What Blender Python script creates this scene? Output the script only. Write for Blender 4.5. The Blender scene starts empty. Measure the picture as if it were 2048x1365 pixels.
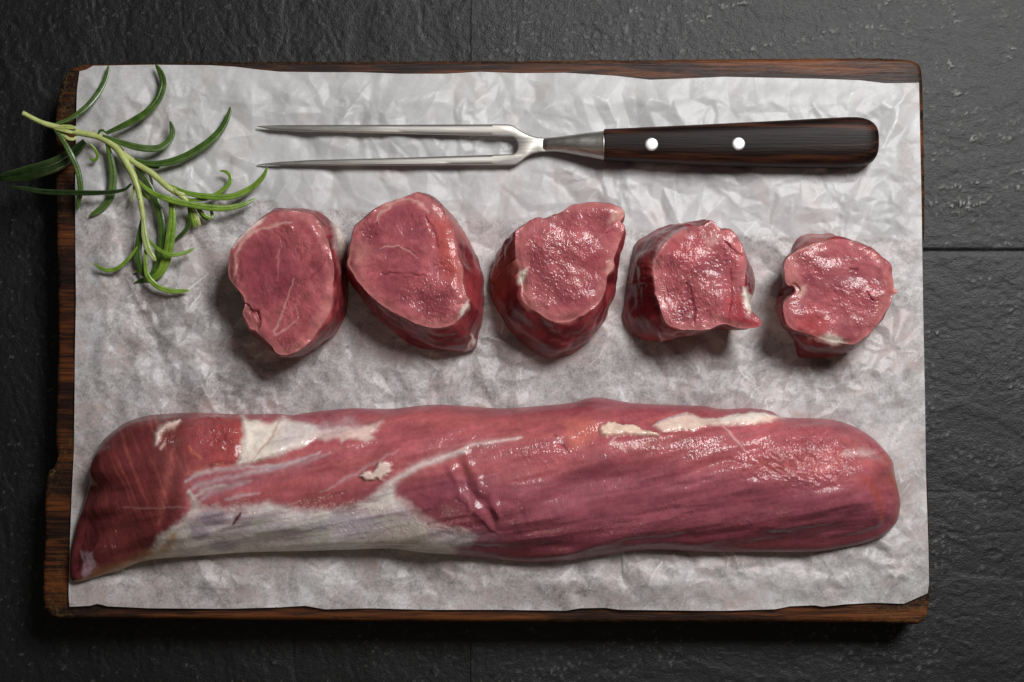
import bpy, math, random
import numpy as np

random.seed(7)
RNG = np.random.default_rng(11)

# ------------------------------------------------------------------ camera, light, exposure
scene = bpy.context.scene
FOCAL, SENSOR = 60.0, 36.0
IW, IH = 2048.0, 1365.0
TILT = math.radians(5.0)
BOARD_TOP = 0.026
CAM_DIST = 0.785
AIM = np.array([0.0, 0.0, BOARD_TOP])
CAM = AIM + CAM_DIST * np.array([0.0, -math.sin(TILT), math.cos(TILT)])
cam_data = bpy.data.cameras.new('camera')
cam_data.lens, cam_data.sensor_width = FOCAL, SENSOR
cam_data.clip_start, cam_data.clip_end = 0.01, 50
cam = bpy.data.objects.new('camera', cam_data)
cam.location = CAM
cam.rotation_euler = (TILT, 0, 0)
scene.collection.objects.link(cam)
scene.camera = cam

world = bpy.data.worlds.new('World')
scene.world = world
world.use_nodes = True
world.node_tree.nodes['Background'].inputs[0].default_value = (0.78, 0.8, 0.84, 1)
world.node_tree.nodes['Background'].inputs[1].default_value = 0.015


def area_lamp(name, loc, target, size, power, color):
    ld = bpy.data.lights.new(name, 'AREA')
    ld.shape, ld.size, ld.energy, ld.color = 'DISK', size, power, color
    lo = bpy.data.objects.new(name, ld)
    d = np.array(target) - np.array(loc)
    from mathutils import Vector
    lo.rotation_euler = Vector(d).to_track_quat('-Z', 'Y').to_euler()
    lo.location = loc
    scene.collection.objects.link(lo)
    return lo


key = area_lamp('key_softbox', (0.48, 0.55, 1.02), (0.06, 0.05, 0.03), 0.48, 6.6, (1.0, 0.985, 0.97))
key.data.spread = math.radians(120)
area_lamp('ceiling_bounce', (-0.05, 0.25, 1.7), (0.0, 0.0, 0.0), 1.3, 0.5, (1.0, 0.98, 0.95))
# the warm room lamp whose glints show on the lower flank of the tenderloin
area_lamp('room_lamp', (-0.12, -0.85, 0.72), (0.0, -0.05, 0.03), 0.14, 0.65, (1.0, 0.80, 0.56))

scene.view_settings.view_transform = 'Standard'
scene.view_settings.look = 'None'
scene.view_settings.exposure = 0.0
scene.view_settings.gamma = 1.0
scene.cycles.use_denoising = True
scene.cycles.max_bounces = 8

# ------------------------------------------------------------------ helpers
FPX = FOCAL / SENSOR * IW
CT, ST = math.cos(TILT), math.sin(TILT)
RIGHT = np.array([1.0, 0, 0]); UP = np.array([0, CT, ST]); FWD = np.array([0, ST, -CT])


def P(px, py, z):
    """where the sight line of a photo point meets the level z (metres)"""
    px, py, z = np.broadcast_arrays(np.asarray(px, float), np.asarray(py, float), np.asarray(z, float))
    a = (px - IW / 2) / FPX
    b = -(py - IH / 2) / FPX
    d = FWD + a[..., None] * RIGHT + b[..., None] * UP
    t = (z - CAM[2]) / d[..., 2]
    return CAM + d * t[..., None]


def pix(V):
    q = V - CAM
    w = q @ FWD
    return IW / 2 + FPX * (q @ RIGHT) / w, IH / 2 - FPX * (q @ UP) / w


PXM = CAM_DIST / FPX          # metres for one photo pixel at the board

_perm = RNG.permutation(4096)
_val = RNG.uniform(-1, 1, 4096)


def noise(x, y=None, z=None, seed=0):
    x = np.asarray(x, float)
    y = np.zeros_like(x) if y is None else np.asarray(y, float)
    z = np.zeros_like(x) if z is None else np.asarray(z, float)
    x = x + seed * 17.31; y = y + seed * 5.77; z = z + seed * 3.13
    xi, yi, zi = np.floor(x).astype(int), np.floor(y).astype(int), np.floor(z).astype(int)
    fx, fy, fz = x - xi, y - yi, z - zi
    q = lambda t: t * t * t * (t * (t * 6 - 15) + 10)
    ux, uy, uz = q(fx), q(fy), q(fz)
    def h(i, j, k):
        return _val[_perm[(_perm[(_perm[i & 4095] + j) & 4095] + k) & 4095]]
    def l(a, b, t):
        return a + (b - a) * t
    r0 = l(l(h(xi, yi, zi), h(xi + 1, yi, zi), ux), l(h(xi, yi + 1, zi), h(xi + 1, yi + 1, zi), ux), uy)
    r1 = l(l(h(xi, yi, zi + 1), h(xi + 1, yi, zi + 1), ux), l(h(xi, yi + 1, zi + 1), h(xi + 1, yi + 1, zi + 1), ux), uy)
    return l(r0, r1, uz)


def fbm(x, y=None, z=None, o=4, seed=0, gain=0.5):
    x = np.asarray(x, float)
    y = np.zeros_like(x) if y is None else np.asarray(y, float)
    z = np.zeros_like(x) if z is None else np.asarray(z, float)
    s, a, f, n = 0, 1.0, 1.0, 0
    for k in range(o):
        s = s + a * noise(x * f, y * f, z * f, seed + k * 7)
        n += a; a *= gain; f *= 2.03
    return s / n


def sstep(a, b, x):
    t = np.clip((x - a) / (b - a), 0, 1)
    return t * t * (3 - 2 * t)


def dist_poly(px, py, pts, closed=False, widths=None):
    """distance in pixels to a polyline; with widths: distance divided by the local half width, and the run along it"""
    pts = np.asarray(pts, float)
    n = len(pts)
    best = np.full(np.shape(px), 1e9)
    for i in range(n if closed else n - 1):
        a, b = pts[i], pts[(i + 1) % n]
        ab = b - a
        L = max(ab @ ab, 1e-9)
        t = np.clip(((px - a[0]) * ab[0] + (py - a[1]) * ab[1]) / L, 0, 1)
        d = np.hypot(px - a[0] - t * ab[0], py - a[1] - t * ab[1])
        if widths is not None:
            d = d / (widths[i] + (widths[(i + 1) % n] - widths[i]) * t)
        best = np.minimum(best, d)
    return best


def inside(px, py, pts):
    pts = np.asarray(pts, float)
    r = np.zeros(np.shape(px), bool)
    n = len(pts)
    for i in range(n):
        (x0, y0), (x1, y1) = pts[i], pts[(i + 1) % n]
        if y0 == y1:
            continue
        c = ((y0 > py) != (y1 > py)) & (px < (x1 - x0) * (py - y0) / (y1 - y0) + x0)
        r ^= c
    return r


def sdist(px, py, pts):
    d = dist_poly(px, py, pts, True)
    return np.where(inside(px, py, pts), d, -d)


def smooth_line(pts, n, closed=False):
    """Catmull-Rom through the points, n samples evenly along it"""
    p = np.asarray(pts, float)
    if closed:
        q = np.vstack([p[-1], p, p[0], p[1]])
    else:
        q = np.vstack([2 * p[0] - p[1], p, 2 * p[-1] - p[-2]])
    out = []
    for i in range(1, len(q) - 2):
        t = np.linspace(0, 1, 14, endpoint=False)[:, None]
        a, b, c, d = q[i - 1], q[i], q[i + 1], q[i + 2]
        out.append(0.5 * ((2 * b) + (c - a) * t + (2 * a - 5 * b + 4 * c - d) * t ** 2 + (3 * b - a - 3 * c + d) * t ** 3))
    out = np.vstack(out + [q[-2][None]])
    s = np.r_[0, np.cumsum(np.linalg.norm(np.diff(out, axis=0), axis=1))]
    u = np.linspace(0, s[-1], n + 1)[:-1] if closed else np.linspace(0, s[-1], n)
    return np.stack([np.interp(u, s, out[:, k]) for k in range(p.shape[1])], 1)


def lin(c):
    c = np.asarray(c, float) / 255.0
    return np.where(c <= 0.04045, c / 12.92, ((c + 0.055) / 1.055) ** 2.4)


def mixc(col, target, m):
    return col + (np.asarray(target) - col) * np.asarray(m)[:, None]


def face_normals(V, F):
    a, b, c, d = (V[F[:, k]] for k in range(4))
    n = np.cross(c - a, d - b)
    N = np.zeros_like(V)
    for k in range(4):
        np.add.at(N, F[:, k], n)
    return N / np.maximum(np.linalg.norm(N, axis=1, keepdims=True), 1e-12)


def build(name, V, F, mat, parent=None, col=None, attrs=None, normals=None, loc=(0, 0, 0)):
    V = np.asarray(V, float) - np.asarray(loc, float) if parent is None else np.asarray(V, float) - np.asarray(parent.location)
    me = bpy.data.meshes.new(name)
    if isinstance(F, np.ndarray):
        k = F.shape[1]
        me.vertices.add(len(V)); me.vertices.foreach_set('co', V.astype(np.float32).ravel())
        me.loops.add(F.size); me.loops.foreach_set('vertex_index', F.astype(np.int32).ravel())
        me.polygons.add(len(F)); me.polygons.foreach_set('loop_start', np.arange(0, F.size, k, dtype=np.int32))
        me.update(calc_edges=True)
    else:
        me.from_pydata([tuple(v) for v in V], [], [tuple(int(i) for i in f) for f in F])
        me.update()
    me.polygons.foreach_set('use_smooth', np.ones(len(me.polygons), bool))
    if col is not None:
        a = me.color_attributes.new('col', 'FLOAT_COLOR', 'POINT')
        a.data.foreach_set('color', np.c_[col, np.ones(len(V))].astype(np.float32).ravel())
    for k, v in (attrs or {}).items():
        a = me.attributes.new(k, 'FLOAT', 'POINT')
        a.data.foreach_set('value', np.asarray(v, np.float32))
    me.materials.append(mat)
    if normals is not None:
        me.normals_split_custom_set_from_vertices(normals.astype(np.float32))
    o = bpy.data.objects.new(name, me)
    scene.collection.objects.link(o)
    if parent is not None:
        o.parent = parent
    else:
        o.location = loc
    return o


def components(F, idx):
    """connected groups among the faces idx"""
    par = {}
    def find(a):
        while par.setdefault(a, a) != a:
            par[a] = par[par[a]]
            a = par[a]
        return a
    for f in F[idx]:
        r = find(int(f[0]))
        for v in f[1:]:
            par[find(int(v))] = r
    g = {}
    for i in idx:
        g.setdefault(find(int(F[i][0])), []).append(i)
    return sorted(g.values(), key=len, reverse=True)


def split_parts(V, F, label, names, mats, parent, col, attrs):
    N = face_normals(V, F)
    label = np.array(label, int)
    jobs = []
    for k in range(1, len(names)):
        if names[k] == 'outer_flesh':
            continue
        for c in components(F, np.flatnonzero(label == k)):
            if len(c) < 160:
                label[c] = 0
            else:
                jobs.append((k, np.array(c)))
    for k in range(len(names)):
        if k == 0 or names[k] == 'outer_flesh':
            cs = components(F, np.flatnonzero(label == k))
            for c in cs:
                jobs.append((k, np.array(c)))
    for k, idx in jobs:
        nm = names[k]
        f = F[idx]
        used = np.unique(f)
        re = np.full(len(V), -1); re[used] = np.arange(len(used))
        build(nm, V[used], re[f], mats[k], parent, col[used], {a: v[used] for a, v in attrs.items()}, N[used])


def thing(name, label, cat, loc, group=None):
    o = bpy.data.objects.new(name, None)
    o.empty_display_size = 0.02
    o.location = loc
    scene.collection.objects.link(o)
    tag(o, label, cat, group)
    return o


def tag(o, label, cat, group=None):
    o['label'] = label; o['category'] = cat
    if group:
        o['group'] = group


def grid_faces(nu, nv, wrap=False):
    i = np.arange(nu if wrap else nu - 1)[:, None]
    j = np.arange(nv - 1)[None, :]
    i2 = (i + 1) % nu
    return np.stack([i * nv + j, i2 * nv + j, i2 * nv + j + 1, i * nv + j + 1], -1).reshape(-1, 4)


# ------------------------------------------------------------------ materials
class NT:
    def __init__(self, name):
        self.m = bpy.data.materials.new(name)
        self.m.use_nodes = True
        self.t = self.m.node_tree
        self.b = self.t.nodes['Principled BSDF']

    def n(self, kind, **kw):
        x = self.t.nodes.new('ShaderNode' + kind)
        for k, v in kw.items():
            if k.startswith('i_'):
                key = k[2:]
                x.inputs[int(key) if key.isdigit() else key.replace('_', ' ')].default_value = v
            else:
                setattr(x, k, v)
        return x

    def l(self, a, b):
        self.t.links.new(a, b)

    def coords(self, scale=(1, 1, 1), rot=(0, 0, 0)):
        g = self.n('NewGeometry')
        m = self.n('Mapping')
        m.inputs['Scale'].default_value = scale
        m.inputs['Rotation'].default_value = rot
        self.l(g.outputs['Position'], m.inputs['Vector'])
        return m.outputs[0]

    def noise(self, vec, scale, detail=4, rough=0.55, dist=0.0):
        x = self.n('TexNoise')
        x.inputs['Scale'].default_value = scale
        x.inputs['Detail'].default_value = detail
        x.inputs['Roughness'].default_value = rough
        x.inputs['Distortion'].default_value = dist
        self.l(vec, x.inputs['Vector'])
        return x.outputs['Fac']

    def ramp(self, fac, stops):
        x = self.n('ValToRGB')
        e = x.color_ramp.elements
        while len(e) < len(stops):
            e.new(0.5)
        for k, (p, c) in enumerate(stops):
            e[k].position = p
            e[k].color = (*c, 1) if len(c) == 3 else c
        self.l(fac, x.inputs[0])
        return x.outputs[0]

    def math(self, op, a, b=None, clamp=False):
        x = self.n('Math', operation=op)
        x.use_clamp = clamp
        for k, v in enumerate((a, b)):
            if v is None:
                continue
            if isinstance(v, (int, float)):
                x.inputs[k].default_value = v
            else:
                self.l(v, x.inputs[k])
        return x.outputs[0]

    def mix(self, fac, a, b, blend='MIX'):
        x = self.n('Mix', data_type='RGBA', blend_type=blend)
        for sock, v in ((x.inputs[0], fac), (x.inputs[6], a), (x.inputs[7], b)):
            if isinstance(v, (int, float)):
                sock.default_value = v
            elif isinstance(v, (tuple, list, np.ndarray)):
                sock.default_value = (*v, 1) if len(v) == 3 else v
            else:
                self.l(v, sock)
        return x.outputs[2]

    def bump(self, height, strength, dist, normal=None):
        x = self.n('Bump')
        x.inputs['Strength'].default_value = strength if isinstance(strength, (int, float)) else 1
        if not isinstance(strength, (int, float)):
            self.l(strength, x.inputs['Strength'])
        x.inputs['Distance'].default_value = dist
        self.l(height, x.inputs['Height'])
        if normal is not None:
            self.l(normal, x.inputs['Normal'])
        return x.outputs[0]

    def attr(self, name):
        a = self.n('Attribute', attribute_name=name)
        return a

    def set(self, **kw):
        for k, v in kw.items():
            s = self.b.inputs[k.replace('_', ' ')]
            if isinstance(v, bpy.types.NodeSocket):
                self.l(v, s)
            else:
                s.default_value = v


def meat_material():
    t = NT('raw_meat')
    c = t.coords()
    col = t.attr('col').outputs['Color']
    wr = t.attr('wr').outputs['Fac']
    fat = t.attr('fat').outputs['Fac']
    n1 = t.noise(c, 420, 5, 0.6)
    n2 = t.noise(c, 90, 4, 0.6)
    v = t.ramp(n1, [(0.3, (0.84, 0.82, 0.82)), (0.7, (1.12, 1.14, 1.14))])
    v2 = t.ramp(n2, [(0.3, (0.8, 0.8, 0.8)), (0.7, (1.15, 1.15, 1.15))])
    col = t.mix(1.0, col, v, 'MULTIPLY')
    col = t.mix(1.0, col, v2, 'MULTIPLY')
    f1 = t.noise(c, 1300, 3, 0.6, 0.6)
    f2 = t.noise(t.coords((1.25, 0.7, 1.0), (0, 0, 0.6)), 430, 2, 0.5, 1.4)
    vo = t.n('TexVoronoi', feature='F1')
    vo.inputs['Scale'].default_value = 900
    vo.inputs['Randomness'].default_value = 1.0
    t.l(c, vo.inputs['Vector'])
    h = t.math('ADD', t.math('MULTIPLY', f1, 0.16), t.math('MULTIPLY', f2, 1.0))
    h = t.math('ADD', h, t.math('MULTIPLY', vo.outputs['Distance'], 0.28))
    st = t.math('ADD', t.math('MULTIPLY', wr, 0.54), 0.08, True)
    nrm = t.bump(h, st, 0.0010)
    t.set(Base_Color=col, Normal=nrm, Coat_Normal=nrm)
    t.set(Roughness=0.5, Coat_Weight=t.math('ADD', t.math('ADD', t.math('MULTIPLY', wr, 0.9), 0.42), t.math('MULTIPLY', fat, 0.4), True), Coat_Roughness=0.07, Coat_IOR=1.42)
    t.b.inputs['Specular IOR Level'].default_value = 0.22
    t.b.inputs['Subsurface Weight'].default_value = 0.16
    t.b.inputs['Subsurface Radius'].default_value = (1.0, 0.45, 0.4)
    t.b.inputs['Subsurface Scale'].default_value = 0.0022
    return t.m


def paper_material():
    t = NT('parchment')
    c = t.coords()
    single = t.attr('single').outputs['Fac']
    crease = t.attr('crease').outputs['Fac']
    stain = t.attr('stain').outputs['Fac']
    a = t.noise(c, 38, 6, 0.62, 0.4)
    b = t.noise(c, 190, 5, 0.7, 0.3)
    s = t.noise(c, 900, 3, 0.7)
    m = t.math('ADD', t.math('MULTIPLY', a, 0.36), t.math('ADD', t.math('MULTIPLY', b, 0.38), t.math('MULTIPLY', s, 0.30)))
    mott = t.ramp(m, [(0.40, lin((124, 118, 117))), (0.50, lin((171, 166, 166))), (0.61, lin((208, 206, 208)))])
    clean = t.ramp(m, [(0.38, lin((186, 186, 187))), (0.62, lin((202, 202, 203)))])
    col = t.mix(single, clean, mott)
    col = t.mix(t.math('MULTIPLY', stain, t.ramp(b, [(0.35, (0, 0, 0)), (0.7, (1, 1, 1))])), col, lin((178, 150, 144)))
    col = t.mix(crease, col, lin((240, 240, 242)))
    fib = t.noise(c, 1500, 3, 0.7)
    nrm = t.bump(t.math('ADD', t.math('MULTIPLY', fib, 0.3), b), 0.25, 0.0006)
    t.set(Base_Color=col, Normal=nrm, Roughness=0.45)
    t.b.inputs['Specular IOR Level'].default_value = 0.45
    return t.m


def wood_material():
    t = NT('dark_oak')
    c = t.coords((6, 70, 30))
    big = t.noise(c, 1.6, 3, 0.5, 0.8)
    fine = t.noise(t.coords((26, 520, 200)), 1.5, 4, 0.65, 0.5)
    m = t.math('ADD', t.math('MULTIPLY', big, 0.55), t.math('MULTIPLY', fine, 0.5))
    col = t.ramp(m, [(0.36, lin((15, 8, 7))), (0.5, lin((40, 21, 14))), (0.66, lin((110, 60, 27)))])
    wear = t.attr('wear').outputs['Fac']
    wn = t.noise(t.coords(), 600, 4, 0.7)
    wm = t.math('MULTIPLY', wear, t.ramp(wn, [(0.48, (0, 0, 0)), (0.62, (1, 1, 1))]))
    col = t.mix(wm, col, lin((122, 100, 58)))
    nrm = t.bump(fine, 0.5, 0.0008)
    t.set(Base_Color=col, Normal=nrm, Roughness=0.5)
    t.b.inputs['Specular IOR Level'].default_value = 0.35
    return t.m


def slate_material(name, k):
    t = NT(name)
    c = t.coords()
    fle = t.attr('fleck').outputs['Fac']
    crk = t.attr('crack').outputs['Fac']
    a = t.noise(c, 22, 5, 0.6)
    g = t.noise(c, 1300, 3, 0.7)
    m = t.math('ADD', t.math('MULTIPLY', a, 0.5), t.math('MULTIPLY', g, 0.5))
    col = t.ramp(m, [(0.36, (0.024 * k, 0.0245 * k, 0.027 * k)), (0.5, (0.036 * k, 0.037 * k, 0.041 * k)), (0.66, (0.054 * k, 0.055 * k, 0.060 * k))])
    col = t.mix(t.math('MULTIPLY', fle, 0.8), col, (0.30, 0.30, 0.30))
    col = t.mix(crk, col, (0.012, 0.012, 0.014))
    nrm = t.bump(t.math('ADD', g, t.noise(c, 420, 4, 0.65)), 0.34, 0.0007)
    t.set(Base_Color=col, Normal=nrm, Roughness=0.41)
    t.b.inputs['Specular IOR Level'].default_value = 0.38
    return t.m


def steel_material():
    t = NT('brushed_steel')
    n = t.noise(t.coords((40, 900, 900)), 1.0, 3, 0.6)
    col = t.ramp(n, [(0.3, lin((168, 164, 158))), (0.7, lin((205, 202, 196)))])
    t.set(Base_Color=col, Metallic=1.0, Roughness=0.47, Normal=t.bump(n, 0.12, 0.0004))
    return t.m


def rivet_material():
    t = NT('satin_aluminium')
    n = t.noise(t.coords(), 900, 3, 0.6)
    col = t.ramp(n, [(0.3, lin((215, 215, 215))), (0.7, lin((240, 240, 240)))])
    t.set(Base_Color=col, Metallic=0.8, Roughness=0.42)
    return t.m


def rosewood_material():
    t = NT('rosewood')
    c = t.coords((9, 230, 160), (0, 0, 0.03))
    n = t.noise(c, 1.0, 5, 0.65, 0.5)
    f = t.noise(t.coords((50, 1300, 900)), 1.0, 3, 0.6)
    m = t.math('ADD', t.math('MULTIPLY', n, 0.75), t.math('MULTIPLY', f, 0.25))
    col = t.ramp(m, [(0.38, lin((14, 9, 9))), (0.5, lin((32, 19, 16))), (0.6, lin((76, 43, 28)))])
    t.set(Base_Color=col, Roughness=0.46, Normal=t.bump(f, 0.25, 0.0005))
    t.b.inputs['Specular IOR Level'].default_value = 0.16
    return t.m


def leaf_material(name, dark, light, rough=0.38):
    t = NT(name)
    c = t.coords()
    n = t.noise(c, 260, 4, 0.6)
    col = t.ramp(n, [(0.3, dark), (0.7, light)])
    nrm = t.bump(t.noise(c, 1400, 2, 0.6), 0.35, 0.0005)
    under = t.attr('under').outputs['Fac']
    col = t.mix(under, col, lin((128, 150, 92)))
    t.set(Base_Color=col, Roughness=rough, Normal=nrm)
    t.b.inputs['Coat Weight'].default_value = 0.35
    t.b.inputs['Coat Roughness'].default_value = 0.18
    t.b.inputs['Subsurface Weight'].default_value = 0.08
    t.b.inputs['Subsurface Radius'].default_value = (0.5, 1.0, 0.2)
    t.b.inputs['Subsurface Scale'].default_value = 0.001
    return t.m


M_MEAT = meat_material()
M_PAPER = paper_material()
M_WOOD = wood_material()
M_SLATE = slate_material('slate', 0.25)
M_SLATE_D = slate_material('dark_slate', 0.17)
M_STEEL = steel_material()
M_RIVET = rivet_material()
M_ROSE = rosewood_material()
M_LEAF = [leaf_material('leaf_dark', lin((44, 70, 20)), lin((76, 108, 38)), 0.33),
          leaf_material('leaf_mid', lin((92, 128, 34)), lin((138, 168, 64)), 0.33),
          leaf_material('leaf_pale', lin((160, 174, 90)), lin((200, 208, 138)), 0.5),
          leaf_material('leaf_shaded', lin((20, 36, 12)), lin((38, 60, 22)), 0.4)]  # last entry: darker leaf green, shade at the left put into the colour

# ------------------------------------------------------------------ slate tiles
CRACKS_RIGHT = [
    [(1848, 617), (1880, 625), (1905, 645), (1935, 655), (1960, 668), (1985, 685), (1990, 695)],
    [(1975, 720), (1975, 780), (1980, 795), (2000, 788), (2048, 770)],
    [(1940, 578), (2000, 580), (2022, 605)],
    [(1862, 1035), (1890, 1040), (1908, 1062), (1930, 1068), (1960, 1062), (1990, 1068)],
    [(1865, 1067), (1905, 1066), (1950, 1072), (2048, 1060)],
    [(1850, 985), (1900, 984), (2000, 985)],
    [(1890, 1240), (1920, 1232), (1960, 1238)],
    [(1050, 90), (1110, 60), (1170, 52), (1250, 20)],
    [(1640, 45), (1670, 30), (1690, 20)],
    [(1870, 360), (1940, 345), (2048, 325)],
]
CRACKS_LEFT = [
    [(188, 0), (195, 50), (205, 90), (210, 118)],
    [(240, 0), (252, 40), (250, 80), (252, 118)],
    [(360, 0), (365, 60), (382, 100), (384, 118)],
    [(420, 0), (440, 50), (460, 80), (480, 105)],
    [(375, 75), (390, 55)], [(570, 0), (565, 45), (575, 60), (560, 90), (552, 118)],
    [(640, 0), (660, 50), (675, 95), (690, 118)],
    [(105, 60), (112, 80), (130, 70)], [(140, 70), (190, 105)],
    [(840, 0), (845, 60), (875, 90)],
    [(280, 1290), (276, 1320), (284, 1350), (290, 1365)],
    [(205, 1310), (220, 1345)], [(585, 1275), (586, 1320), (592, 1365)],
    [(400, 1300), (405, 1330)], [(640, 1290), (650, 1320)], [(690, 1300), (702, 1345)],
    [(45, 800), (58, 825)], [(10, 950), (30, 985)], [(860, 1300), (880, 1340)],
    [(5, 1300), (25, 1340)],
]
FLECKS = [  # x, y, long radius, short radius, tilt
    (1740, 55, 34, 6, -12), (1880, 130, 16, 12, -10), (1905, 130, 26, 14, -8), (1920, 190, 22, 8, -5),
    (1935, 228, 10, 5, 0), (1945, 278, 16, 9, 0), (2015, 278, 16, 6, 0), (2020, 100, 16, 7, -10),
    (2020, 118, 22, 8, -8), (1873, 315, 16, 12, 0), (1905, 375, 40, 10, -12), (1960, 365, 30, 9, -10),
    (1870, 415, 16, 22, 0), (1930, 410, 60, 16, -12), (2030, 375, 30, 8, -10), (2040, 345, 30, 7, -10),
    (1900, 15, 8, 26, -20), (1775, 5, 8, 24, 0), (1890, 50, 40, 6, -14), (1870, 668, 36, 7, 6),
    (1985, 605, 24, 8, 0), (2030, 775, 24, 8, -5), (1900, 868, 16, 8, 0), (1520, 95, 30, 8, -15),
    (1630, 75, 50, 10, -18), (1400, 40, 40, 8, -20), (1280, 12, 40, 10, -30), (1560, 82, 20, 14, 0),
    (1460, 10, 60, 8, -10), (2010, 490, 20, 6, 0), (1890, 490, 14, 6, 0), (1960, 560, 30, 6, 0),
]
ZS = 0.0


def slate_tile(x0, x1, y0, y1, vertical, cracks, seedn, parent):
    nx, ny = int((x1 - x0) / 3.2), int((y1 - y0) / 3.2)
    # tile corners as world coordinates on the slate level
    a, b = P(x0, y1, ZS), P(x1, y0, ZS)
    ys = np.linspace(a[1], b[1], ny)
    ys[1], ys[-2] = ys[0] + 0.00010, ys[-1] - 0.00010
    X, Y = np.meshgrid(np.linspace(a[0], b[0], nx), ys, indexing='ij')
    x, y = X.ravel(), Y.ravel()
    V = np.c_[x, y, np.zeros_like(x)]
    px, py = pix(V)
    if vertical:
        gx, gy = px / 26, py / 90
    else:
        gx, gy = (px + 0.25 * py) / 110, (py - 0.12 * px) / 26
    wx = fbm(px / 60, py / 60, o=3, seed=seedn) * 1.2
    lay = fbm(gx * 0.5 + wx, gy * 0.5 + wx, o=4, seed=seedn + 3)
    terr = lay * 3.0
    terr = np.floor(terr) + sstep(0.0, 0.14, terr - np.floor(terr))
    h = 0.00010 * terr + 0.00035 * fbm(px / 190, py / 190, o=3, seed=seedn + 9)
    h += 0.00011 * fbm(px / 9, py / 9, o=3, seed=seedn + 5)
    jx = px + 5 * fbm(px / 22, py / 22, o=3, seed=seedn + 1)
    jy = py + 5 * fbm(px / 22, py / 22, o=3, seed=seedn + 2)
    crack = np.zeros_like(px)
    for c in cracks:
        d = dist_poly(jx, jy, c)
        crack = np.maximum(crack, np.exp(-(d / 1.8) ** 2) * 0.9)
    # fine hairline net that follows the cleavage
    hair = np.abs(fbm(gx * 0.9 + wx * 1.5, gy * 0.9, o=3, seed=seedn + 21))
    hm = sstep(0.0, 0.35, fbm(px / 150, py / 150, o=2, seed=seedn + 30))
    hairline = np.exp(-(hair / 0.018) ** 2) * hm
    crack = np.maximum(crack, hairline * 0.4)
    h -= 0.00016 * crack
    fl = np.zeros_like(px)
    if not vertical:
        for (cx, cy, ra, rb, ang) in FLECKS:
            s, c_ = math.sin(math.radians(ang)), math.cos(math.radians(ang))
            u = ((px - cx) * c_ + (py - cy) * s) / (ra * 1.15)
            v = (-(px - cx) * s + (py - cy) * c_) / (rb * 1.15)
            fl = np.maximum(fl, sstep(1.0, 0.2, np.hypot(u, v)))
        spk = sstep(0.22, 0.5, fbm(px / 5.5, py / 4.5, o=2, seed=seedn + 14))
        sparse = sstep(0.45, 0.62, fbm(px / 7, py / 6, o=2, seed=seedn + 15)) * sstep(-0.2, 0.3, fbm(px / 120, py / 90, o=2, seed=seedn + 16))
        fl = np.clip(fl * spk + 0.3 * sparse, 0, 1)
    else:
        sparse = sstep(0.55, 0.7, fbm(px / 7, py / 6, o=2, seed=seedn + 15))
        fl = 0.25 * sparse
    h += 0.0006 * fl
    h *= sstep(0, 0.004, np.minimum(y - a[1], b[1] - y))
    V[:, 2] = h
    # eased edges at the joints
    e = np.minimum(np.minimum(x - a[0], b[0] - x), np.minimum(y - a[1], b[1] - y))
    V[:, 2] -= 0.00006 * np.exp(-(np.minimum(y - a[1], b[1] - y) / 0.0004) ** 2)
    rim = np.minimum(y - a[1], b[1] - y) < 1e-9
    V[rim, 2] -= 0.0002
    F = grid_faces(nx, ny)
    loc = ((a + b) / 2)
    build('slate_tile', V, F, M_SLATE_D if vertical else M_SLATE, parent, attrs={'fleck': fl, 'crack': crack})


slate = bpy.data.objects.new('slate_surface', None)
scene.collection.objects.link(slate)
slate['kind'] = 'structure'
slate['label'] = 'dark grey slate tiles under the chopping board'
slate_tile(-330, 941.85, -260, 1640, True, CRACKS_LEFT, 3, slate)
slate_tile(942.0, 2380, -260, 500.6, False, CRACKS_RIGHT, 40, slate)
slate_tile(942.0, 2380, 500.95, 1640, False, CRACKS_RIGHT, 77, slate)
# bed under the joints
bv = [P(-330, 1640, -0.0012), P(2380, 1640, -0.0012), P(2380, -260, -0.0012), P(-330, -260, -0.0012)]
build('joint_bed', np.array(bv), np.array([[0, 1, 2, 3]]), M_SLATE, slate, attrs={'fleck': np.zeros(4), 'crack': np.ones(4)})

# ------------------------------------------------------------------ chopping board
BO = [(107, 300), (107, 225), (112, 185), (122, 158), (136, 138), (158, 127), (200, 124), (400, 121), (800, 119),
      (1200, 117), (1500, 114.5), (1700, 113), (1790, 114), (1822, 117), (1840, 125), (1847, 142), (1849, 180),
      (1851, 260), (1853, 380), (1853, 460), (1849, 500), (1850, 600), (1852, 720), (1854, 850), (1857, 920), (1861, 1010),
      (1862, 1100), (1863, 1180), (1861, 1215), (1853, 1238), (1832, 1251), (1790, 1250), (1740, 1248), (1500, 1247),
      (1200, 1247), (900, 1246), (600, 1243), (300, 1240), (140, 1240), (106, 1237), (89, 1224), (82, 1200),
      (82, 1140), (86, 1080), (86, 1010), (88, 965), (97, 940), (110, 920), (107, 880), (109, 800), (112, 700), (112, 600),
      (110, 500), (108, 400)]


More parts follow.
